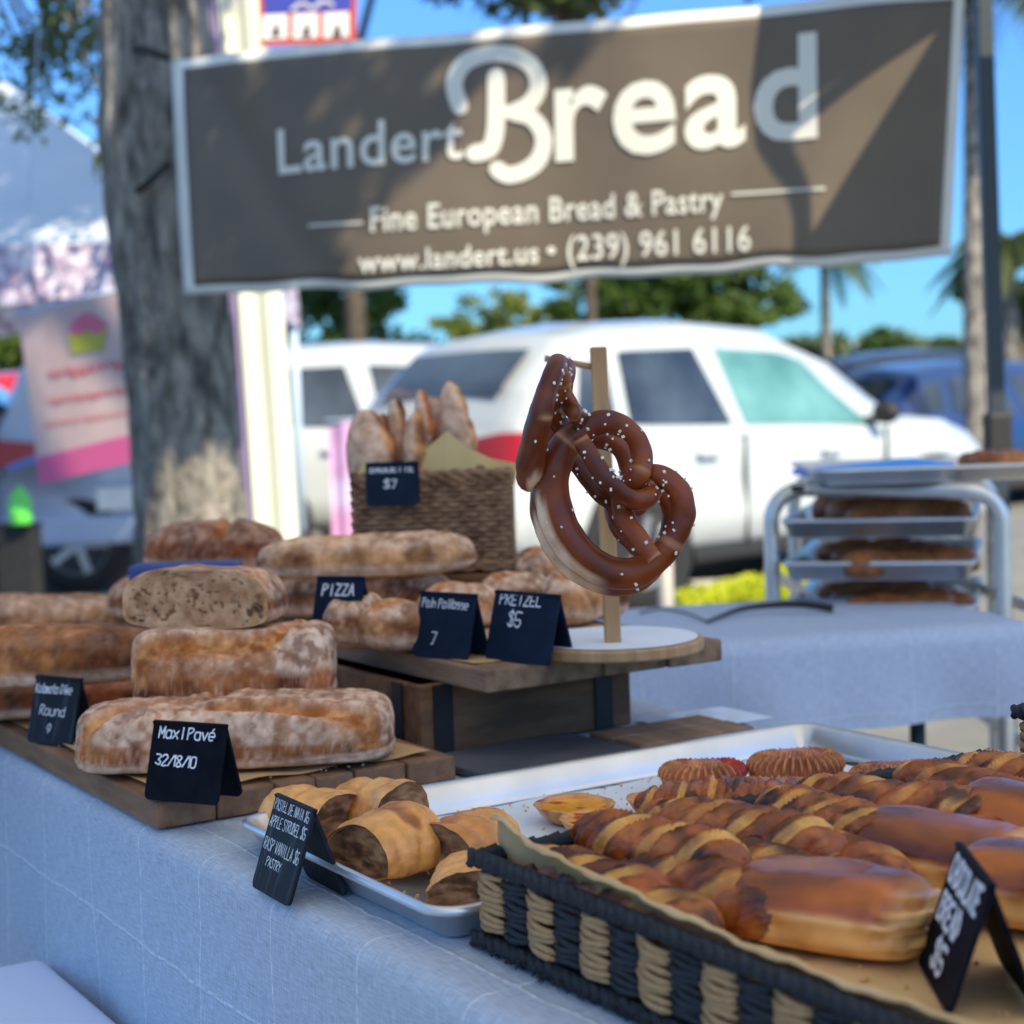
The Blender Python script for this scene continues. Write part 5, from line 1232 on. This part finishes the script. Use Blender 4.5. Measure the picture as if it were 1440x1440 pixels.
card(P(430, 895, RB+.03)+np.array([.05, .09, 0]), P(500, 897, RB+.03)+np.array([.05, .09, 0]), .035, .055, mt['card_blue'], [('PIZZA', .15, .6, .22, .14)], 'small blue chalk card half hidden behind the rolls', .002)
# long loaves lying on the rolls
bread('long_loaf', D(515, 812, 2.22), .285, .080, .060, YAW+R_(3), 'long pale floured loaf lying across the rolls', [((-.12, .0), (.12, .005))], .6, seed=31, px=3.4, lump=.006, base=np.array((.50, .32, .17)), sidef=.35)
bread('dark_loaf', D(303, 806, 2.55), .215, .11, .082, YAW+R_(-4), 'dark red brown loaf at the back of the left heap', [((.02, -.05), (.03, .05))], .35, seed=32, px=2.8, lump=.006, base=np.array((.26, .095, .045)), sidef=.3)
bread('dark_loaf', D(262, 872, 2.5), .23, .12, .075, YAW+R_(-6), 'brown loaf below the dark one, behind the cut half loaf', [], .45, seed=33, px=2.8, lump=.006, base=np.array((.30, .14, .08)), sidef=.4)
bread('dark_loaf', D(420, 842, 2.6), .26, .12, .07, YAW+R_(4), 'brown loaf in the back row holding up the long pale loaf', [], .5, seed=34, px=2.8, base=np.array((.38, .22, .12)))
o = boxo('parcel', (0, 0, 0), (.14, .05, .022), M('blue parcel', (.03, .07, .24), rough=.5), None, .004); o.location = V(D(262, 803, 2.2)); o.rotation_euler = (0, 0, YAW); tag(o, 'thin blue packet glimpsed behind the cut half loaf', 'packet')

# wicker basket with baguettes
def wicker():
    dep = 2.30; c = D(612, 806, dep)+FW*.07; z0 = float(c[2]); e = empty('wicker_basket', c, YAW-R_(1), 'brown wicker basket of baguettes on the raised board behind the loaves', 'basket'); w, d, h = .208, .15, .142
    # base riser so that it stands on the board
    boxo('base', (0, 0, .004), (w-.01, d-.01, .008), mt['wicker'], e)
    n = 17; mb = MB(); stake = MB()
    per = [(-w/2, -d/2), (w/2, -d/2), (w/2, d/2), (-w/2, d/2)]; pts = []
    for i in range(4):
        a, b = per[i], per[(i+1) % 4]; k = int(math.hypot(b[0]-a[0], b[1]-a[1])/.012)
        for j in range(k): t = j/k; pts.append((a[0]+(b[0]-a[0])*t, a[1]+(b[1]-a[1])*t))
    pts = [np.array(p) for p in pts]; N = len(pts)
    for r in range(n):
        z = .008+(h-.03)*r/(n-1); q = []
        for i, p in enumerate(pts):
            nn = p/np.array([w/2, d/2]); m_ = np.array([nn[0] if abs(nn[0]) > .999 else 0, nn[1] if abs(nn[1]) > .999 else 0]); off = .0030*(1 if (i+r) % 2 else -1); q.append((p[0]+m_[0]*off, p[1]+m_[1]*off, z))
        mb.tube(q, .0038, 6, True)
    mb.out('weave', mt['wicker'], e, True)
    for p in pts[::2]: stake.tube([(p[0], p[1], 0), (p[0], p[1], h-.01)], .0028, 5)
    stake.out('stakes', mt['wicker'], e, True)
    rim = MB()
    for k in range(3): rim.tube([(p[0]*(1.0+.02*math.sin(i*1.3+k*2.1)), p[1]*(1+.03*math.sin(i*1.3+k*2.1)), h-.012+.006*math.cos(i*1.3+k*2.1)) for i, p in enumerate(pts)], .005, 6, True)
    rim.out('rim', mt['wicker'], e, True)
    foot = MB()
    for k in range(2): foot.tube([(p[0]*1.03, p[1]*1.04, .008+.005*math.cos(i*1.3+k*3.1)) for i, p in enumerate(pts)], .005, 6, True)
    foot.out('foot_rim', mt['wicker'], e, True)
    # riser
    zr = z0-UZ1-.001
    rb = boxo('riser_board', (0, 0, -zr/2), (w+.02, d+.02, max(zr-.001, .01)), mt['crate'], None, .002); rb.location = V(c-UPV*.001); rb.rotation_euler = (0, 0, YAW-R_(1)); tag(rb, 'dark block under the wicker basket of baguettes', 'board')
    return e, c, h, dep
wk, wc, wh_, wdep = wicker()
def paperfan():
    vs = []; fs = []
    cols_ = [(497, 672, 0), (520, 640, .01), (556, 655, 0), (590, 640, .02), (628, 606, .01), (662, 632, .0), (690, 645, .02), (728, 652, .0)]
    top = [D(x, y, wdep+.02+o) for x, y, o in cols_]; bot = [D(x*.9+61, 706, wdep+.012) for x, y, o in cols_]; back = [D(x*.92+50, 700, wdep+.13) for x, y, o in cols_]
    for rows in (top, bot): vs += rows
    n = len(top)
    for i in range(n-1): fs.append((i, i+1, n+i+1, n+i))
    vs += [t+FW*.10-UPV*.012 for t in top]+back
    for i in range(n-1): fs.append((2*n+i, 2*n+i+1, 3*n+i+1, 3*n+i))
    o = mesh('paper_liner', vs, fs, M('golden baking paper', (.74, .50, .20), (.82, .58, .26), sc=9, rough=.6, trans=.2), None, False)
    m_ = o.modifiers.new('sub', 'SUBSURF'); m_.levels = 2; m_.render_levels = 2; m_.subdivision_type = 'SIMPLE'; s = o.modifiers.new('s', 'SOLIDIFY'); s.thickness = .0006
    tag(o, 'golden baking paper standing up inside the wicker basket', 'paper')
paperfan()
def baguette(px0, py0, px1, py1, dd, r, label, seed, base):
    a = D(px0, py0, wdep+dd); b = D(px1, py1, wdep+dd+.02); v = b-a; L = float(np.linalg.norm(v)); o, _ = loaf('baguette', L, r*2, r*2, mt['crust'], ns=60, nt_=30, px=1.7, pt=2, zc=.5, amp=.002, seed=seed, lump=.003, disp=lambda p, n, s, t: -.004*np.exp(-((np.mod(p[..., 0]+p[..., 1]*.8, .045)-.022)/.006)**2)*sm(n[..., 2], 0, .5), col=bread_col((), .35, seed=seed, base=base, sidef=.2))
    for vv in o.data.vertices: vv.co.z -= r
    o.location = V((a+b)/2); q = Vector(v).to_track_quat('X', 'Z'); o.rotation_euler = (q.to_matrix() @ Matrix.Rotation(R_(90), 3, 'X')).to_euler(); tag(o, label, 'baguette', 'baguettes in the wicker basket')
BT = np.array((.60, .36, .18)); BD = np.array((.40, .16, .06))
baguette(545, 745, 513, 576, .05, .035, 'wide baguette at the left side of the wicker basket', 61, BT)
baguette(592, 745, 585, 580, .04, .021, 'short pale baguette second from the left in the basket', 62, BT)
baguette(612, 745, 592, 548, .075, .016, 'dark brown baguette behind the pale ones', 63, BD)
baguette(668, 745, 632, 538, .07, .024, 'tallest baguette, pale and leaning left', 64, np.array((.56, .36, .19)))
baguette(540, 740, 538, 582, .09, .022, 'baguette at the back left of the wicker basket', 65, BT)
baguette(575, 745, 556, 560, .10, .019, 'slim baguette standing between the wide one and the short pale one', 67, BT)
baguette(650, 745, 612, 560, .10, .018, 'baguette just behind the tallest one', 68, BD)
o, _ = loaf('round_loaf', .085, .06, .05, mt['crust'], seed=66, col=bread_col((((-.03, 0), (.03, 0)),), .25, seed=66, base=np.array((.40, .22, .09)))); place(o, D(648, 694, wdep+.045), YAW); tag(o, 'small round loaf wrapped in paper at the right of the wicker basket', 'bread')
e = card(D(515, 708, wdep-.018), D(590, 713, wdep-.022), .018, .058, mt['card_blue'], [('BAGUETTE', .08, .76, .14, .105), ('$7', .34, .4, .18, .13)], 'blue black chalk card hanging on the wicker basket', .0016)

# ================================================================== PRETZEL STAND
def pretzels():
    base = P(862, 905, UZ1+.014); bc = base+np.array([.022, .030, 0]); bc[2] = UZ1+.0015
    e = empty('pretzel_stand', bc, 0, 'light wooden rod with pegs on a round base, holding pretzels', 'stand')
    b = MB(); b.lathe([(0, 0), (.098, 0), (.1, .002), (.1, .011), (.098, .013), (0, .013)], 48); o = b.out('base', mt['dowel'], e, False, .001); 
    b = MB(); b.lathe([(0, .0135), (.093, .0135), (.0935, .0145), (0, .0148)], 48); b.out('paper_disc', mt['parch_white'], e)
    dep = float((base-CAM) @ FW); top = D(841, 488, dep); rt = base-bc; rt[2] = .014; tt = top-bc
    a = np.array(rt); t_ = np.array(tt); ww = .0088; sx = RT*ww; sy = FW*ww
    vs = [a-sx-sy, a+sx-sy, a+sx+sy, a-sx+sy, t_-sx-sy, t_+sx-sy, t_+sx+sy, t_-sx+sy]; o = mesh('rod', vs, [(0, 1, 5, 4), (1, 2, 6, 5), (2, 3, 7, 6), (3, 0, 4, 7), (4, 5, 6, 7)], mt['dowel'], e, False); bv = o.modifiers.new('b', 'BEVEL'); bv.width = .0015
    def rodpt(k): return a+(t_-a)*k
    p1 = rodpt(.93); tubeo('peg', [p1, p1-RT*.058+UPV*.012-FW*.006], .0035, mt['dowel'], e, 8)
    p2 = rodpt(.72); tubeo('peg', [p2, p2-FW*.05+UPV*.006], .0045, mt['dowel'], e, 8); p2b = p2-FW*.05
    # pretzel, drawn in the plane facing the reader
    path = [(372, 478, 2), (425, 575, 2.2), (480, 655, 2.2), (545, 712, 1.8), (612, 728, .9), (655, 700, -.2), (655, 640, -.3), (700, 640, 0), (752, 690, 0), (772, 770, 0), (748, 860, 0), (690, 945, 0), (600, 1010, 0), (490, 1015, 0), (390, 965, 0), (310, 870, 0), (268, 760, 0), (262, 640, 0), (300, 540, 0), (360, 470, 0), (440, 430, 0), (520, 432, 0), (590, 480, 0), (618, 560, 0), (606, 625, .4), (560, 672, .2), (530, 720, -.2), (540, 800, .8), (590, 880, 1.8), (650, 955, 2.2)]
    rad = [34, 42, 44, 44, 42, 42, 44, 46, 49, 51, 53, 58, 64, 70, 76, 79, 79, 76, 70, 62, 55, 50, 48, 46, 44, 42, 40, 42, 42, 34]
    sp = 1/1305/3*.83
    pts = spline([np.array(((x-560)*sp, -(y-745)*sp, z*.013)) for x, y, z in path], 7); rds = [float(v)*sp*.93 for v in np.interp(np.arange(len(pts))/7, range(len(rad)), rad)]
    def build(name, label, seed):
        mb = MB(); mb.tube(pts, rds, 18); v = np.array(mb.v); N = len(pts); 
        ce = np.repeat(np.array(pts), 18, axis=0); nrm = v-ce; nrm /= np.linalg.norm(nrm, axis=1, keepdims=True)+1e-9
        v[:, 2] = ce[:, 2]+(v[:, 2]-ce[:, 2])*.82; v = v+nrm*(.0022*(fbm(v, 45, seed)-.5)[:, None]*2)
        # round the ends
        c = mixc((.095, .017, .005), (.25, .055, .012), sm(fbm(v, 26, seed), .3, .72)); idx = np.repeat(np.arange(N)/7, 18)
        # pale split along the belly, and pale creases where strands meet
        m1 = np.exp(-((v[:, 0]-v[:, 0].min()-.030-(v[:, 1]*-.55))/.010)**2)
        ang_ = nrm @ np.array([-.62, -.62, .48]); bel = sm(ang_, .76, .84)*sm(idx, 13.0, 13.8)*sm(17.2-idx, 0, .8)
        c = mixc(c, mixc((.66, .50, .36), (.80, .68, .54), sm(fbm(v, 60, 3), .4, .6)), np.clip(bel, 0, 1))
        for k in (0.15, 5.6, 23.9, 28.85): c = mixc(c, (.50, .27, .12), .7*np.exp(-((idx-k)/.09)**2))
        for k in (18.6, 10.5): c = mixc(c, (.62, .42, .24), .6*np.exp(-((idx-k)/.10)**2)*sm(nrm[:, 2], .0, .5))
        o = mesh(name, v, mb.f, mt['pretzel'], None, True, c)
        g_ = random.Random(seed); sb = MB()
        for k in range(170):
            i = g_.randrange(4, N-4); 
            if 13.3 < i/7 < 16.8 and g_.random() < .8: continue
            a_ = g_.randrange(18); q = v[i*18+a_]; nn = nrm[i*18+a_]
            if nn[2] < .15: continue
            s = g_.uniform(.0008, .0019); Mx = Matrix.Translation(V(q+nn*s*.4)) @ Matrix.Rotation(g_.random()*3, 4, (g_.random(), g_.random(), 1)); sb.box((0, 0, 0), (s*1.5, s*1.2, s), Mx)
        so_ = sb.out('salt', mt['salt'], o); so_['kind'] = 'stuff'
        tag(o, label, 'pretzel', 'salted pretzels on the stand'); return o
    # frame: x right, y up, z towards the reader
    def frame(c, yaw, roll=0, pitch=0):
        R3 = Matrix(((RT[0], 0, -FW[0]), (RT[1], 0, -FW[1]), (0, 1, 0))); return Matrix.Translation(V(c)) @ (R3 @ Matrix.Rotation(yaw, 3, 'Y') @ Matrix.Rotation(pitch, 3, 'X') @ Matrix.Rotation(roll, 3, 'Z')).to_4x4()
    d0 = float((p2-CAM) @ FW)-.032
    o1 = build('salted_pretzel', 'front salted pretzel facing out with a pale split along its edge', 3); o1.matrix_world = frame(D(552/3+700, 745/3+460, d0), 0)
    def cp2(mw, label):
        o = o1.copy(); C.objects.link(o); o.matrix_world = mw; o['label'] = label
        for ch in o1.children: c_ = ch.copy(); C.objects.link(c_); c_.parent = o; c_.matrix_parent_inverse = Matrix.Identity(4)
        return o
    cp2(frame(D(541/3+700, 764/3+460, d0+.032+.028)-RT*.004-UPV*.004, R_(4), R_(6)), 'second salted pretzel hanging behind the front one, only its lower left edge showing')
    # edge-on pretzel on the upper peg
    q0 = D(226/3+700, 352/3+460, float((p1-CAM) @ FW)-.004)
    bpy.context.view_layer.update()
    Mx = Matrix.Translation(V(q0)) @ Matrix(((RT[0], 0, -FW[0]), (RT[1], 0, -FW[1]), (0, 1, 0))).to_4x4() @ Matrix.Rotation(R_(-17), 4, 'Z') @ Matrix.Rotation(R_(82), 4, 'Y') @ Matrix.Rotation(R_(52), 4, 'Z') @ Matrix.Scale(.97, 4)
    cp2(Mx, 'salted pretzel seen edge on, hanging from the upper peg')
pretzels()

# ================================================================== TRAY RACK
mt['bun'] = M('dark baked bun', (.085, .030, .014), (.24, .10, .04), sc=30, rough=.5, bump=.3, bsc=60)
def rack():
    d0 = 3.20; L = D(1087, 845, d0); Rr = D(1412, 870, 2.98); e = empty('tray_rack', K(float((L-CAM) @ RT+(Rr-CAM) @ RT)/2, 3.1, 0), YAW, 'aluminium tube rack with sheet pans of dark pastries behind the rear table', 'rack')
    o0 = np.array(e.location)
    Li = Matrix.Rotation(-YAW, 3, 'Z')
    def lc(w): q = Li @ Vector([float(w[i]-o0[i]) for i in range(3)]); return np.array(q)
    l = lc(L); r = lc(Rr); zt = lc(D(1240, 688, 3.1))[2]; rc = .062
    def hoop(dy, dx=0):
        pts = [(l[0]+dx, l[1]+dy, .02), (l[0]+dx, l[1]+dy, .5), (l[0]+dx, l[1]+dy, zt-rc)]
        for k in range(1, 9): a = R_(90*k/8); pts.append((l[0]+dx+rc*(1-math.cos(a)), l[1]+dy, zt-rc+rc*math.sin(a)))
        pts.append(((l[0]+r[0])/2+dx, (l[1]+r[1])/2+dy, zt))
        for k in range(0, 9): a = R_(90*k/8); pts.append((r[0]+dx-rc+rc*math.sin(a), r[1]+dy, zt-rc+rc*math.cos(a)))
        pts += [(r[0]+dx, r[1]+dy, .5), (r[0]+dx, r[1]+dy, .02)]; return pts
    tubeo('tube_frame', hoop(0), .0145, mt['alu_dull'], e, 14); tubeo('tube_frame', hoop(.52, .13), .0145, mt['alu_dull'], e, 14)
    for k in range(6):
        z = .12+k*.125
        for s_ in (l, r):
            boxo('shelf_rail', (s_[0]+.065+(.016 if s_ is l else -.016), s_[1]+.26, z), (.006, .54, .02), mt['alu_dull'], e, 0, None).rotation_euler = (0, 0, 0)
    for px in (1120, 1345): q = lc(D(px, 687, 3.06)); boxo('clip', (q[0], q[1]-.012, q[2]), (.022, .012, .012), mt['trim'], e, .002)
    return e, l, r, zt, lc, o0
rk, rl, rr_, rzt, rlc, ro0 = rack()
def rackworld(p): q = Matrix.Rotation(YAW, 3, 'Z') @ Vector([float(v) for v in p]); return np.array(q)+ro0
def rack_trays():
    base = pan('sheet_pan', .42, .50, .034, mt['alu'])
    items = [(.0, 745, 'upper sheet pan inside the tray rack, holding dark buns', 1), (.0, 806, 'lower sheet pan inside the tray rack, holding dark buns', 1), (.0, 868, 'lowest visible sheet pan in the rack, just above the rear cloth', 1)]
    g_ = random.Random(9); first = True; bsrc = None
    w = rr_[0]-rl[0]-.036
    base.data.transform(Matrix.Diagonal((w/.42, 1, 1, 1)))
    for k, (_, py, lb, n_) in enumerate(items):
        z = float(D(1250, py, 3.08)[2])-.014; o = base if first else base.copy()
        if not first: C.objects.link(o)
        first = False; p = rackworld(((rl[0]+rr_[0])/2+.06, (rl[1]+rr_[1])/2+.235, z)); o.location = V(p); o.rotation_euler = (0, 0, YAW+math.atan2(rr_[1]-rl[1], rr_[0]-rl[0])*.55); tag(o, lb, 'baking tray', 'sheet pans on the rack')
        for i in range(5):
            for j in range(3):
                if bsrc is None:
                    bsrc, _ = loaf('dark_bun', .085, .06, .05, mt['pastry'], ns=24, nt_=20, seed=3, lump=.005, col=lambda p, n, q, s, t: mixc((.11, .035, .016), (.30, .13, .05), sm(fbm(q, 30, 2), .3, .7))); b = bsrc
                else: b = bsrc.copy(); C.objects.link(b)
                q = Matrix.Rotation(YAW, 3, 'Z') @ Vector((-.085+i*w/8.6, -.20+j*.15+g_.uniform(-.01, .01), .003)); b.location = Vector(V(p))+q; b.rotation_euler = (0, 0, YAW+g_.uniform(-.5, .5)); s = g_.uniform(.85, 1.15); b.scale = (s, s, s*(1.15 if k == 0 else .9)); tag(b, ['dark bun on the upper pan inside the rack', 'dark bun on the lower pan inside the rack', 'dark bun on the lowest visible pan in the rack'][k], 'bun', ['buns on the upper rack pan', 'buns on the lower rack pan', 'buns on the lowest rack pan'][k])
    # top pan standing on the hoop
    o = base.copy(); C.objects.link(o); o.data = base.data.copy(); o.data.transform(Matrix.Diagonal((1.32, .8, .8, 1))); z = rzt+.0152
    p = rackworld((rl[0]+.29, (rl[1]+rr_[1])/2+.10, z)); o.location = V(p); o.rotation_euler = (0, 0, YAW-R_(3)); tag(o, 'sheet pan resting on top of the rack hoop, with a blue mat', 'baking tray')
    m_ = boxo('blue_mat', (0, 0, 0), (.24, .26, .012), M('bright blue plastic mat', (.0, .34, .95), rough=.4), None, .004); m_.location = V(p)+Matrix.Rotation(YAW, 3, 'Z') @ Vector((-.10, .01, .0185)); m_.rotation_euler = (0, R_(-3), YAW+R_(4)); tag(m_, 'bright blue mat lying on the top sheet pan', 'mat')
    for i in range(7):
        b, _ = loaf('croissant', .085, .045, .036, mt['pastry'], ns=40, nt_=20, seed=70+i, bend=.25, lump=.003, disp=lambda p, n, s, t: .003*np.abs(np.sin(p[..., 0]*130))*sm(n[..., 2], -.2, .4), col=lambda p, n, q, s, t: mixc((.24, .08, .03), (.52, .26, .10), sm(fbm(q, 30, 2), .3, .7)))
        q = Matrix.Rotation(YAW, 3, 'Z') @ Vector((.10+.048*(i % 4)+.01*(i//4), -.12+.11*(i//4), .008)); b.location = V(p)+q; b.rotation_euler = (0, 0, YAW+g_.uniform(-.6, .6)); tag(b, 'golden croissant on the top sheet pan of the rack', 'croissant', 'croissants on the top pan')
rack_trays()
# black strap on the rear cloth
pts = [P(1172, 856, .757), P(1130, 850, .765), P(1085, 851, .765), P(1045, 856, .760), P(1015, 866, .756), P(995, 874, .754)]
mb = MB(); mb.tube(spline(pts, 6), [.0075-.0048*i/30 for i in range(31)], 8); o = mb.out('black_cable', mt['iron'], None, True); tag(o, 'black cable end lying across the rear table', 'cable')
pts = [P(995, 874, .753), P(965, 862, .753), P(930, 856, .753), P(900, 862, .753)]
o = tubeo('power_cable', spline(pts, 6), .0018, mt['iron'], None, 6); tag(o, 'thin dark cord lying on the rear cloth left of the cable', 'cord')
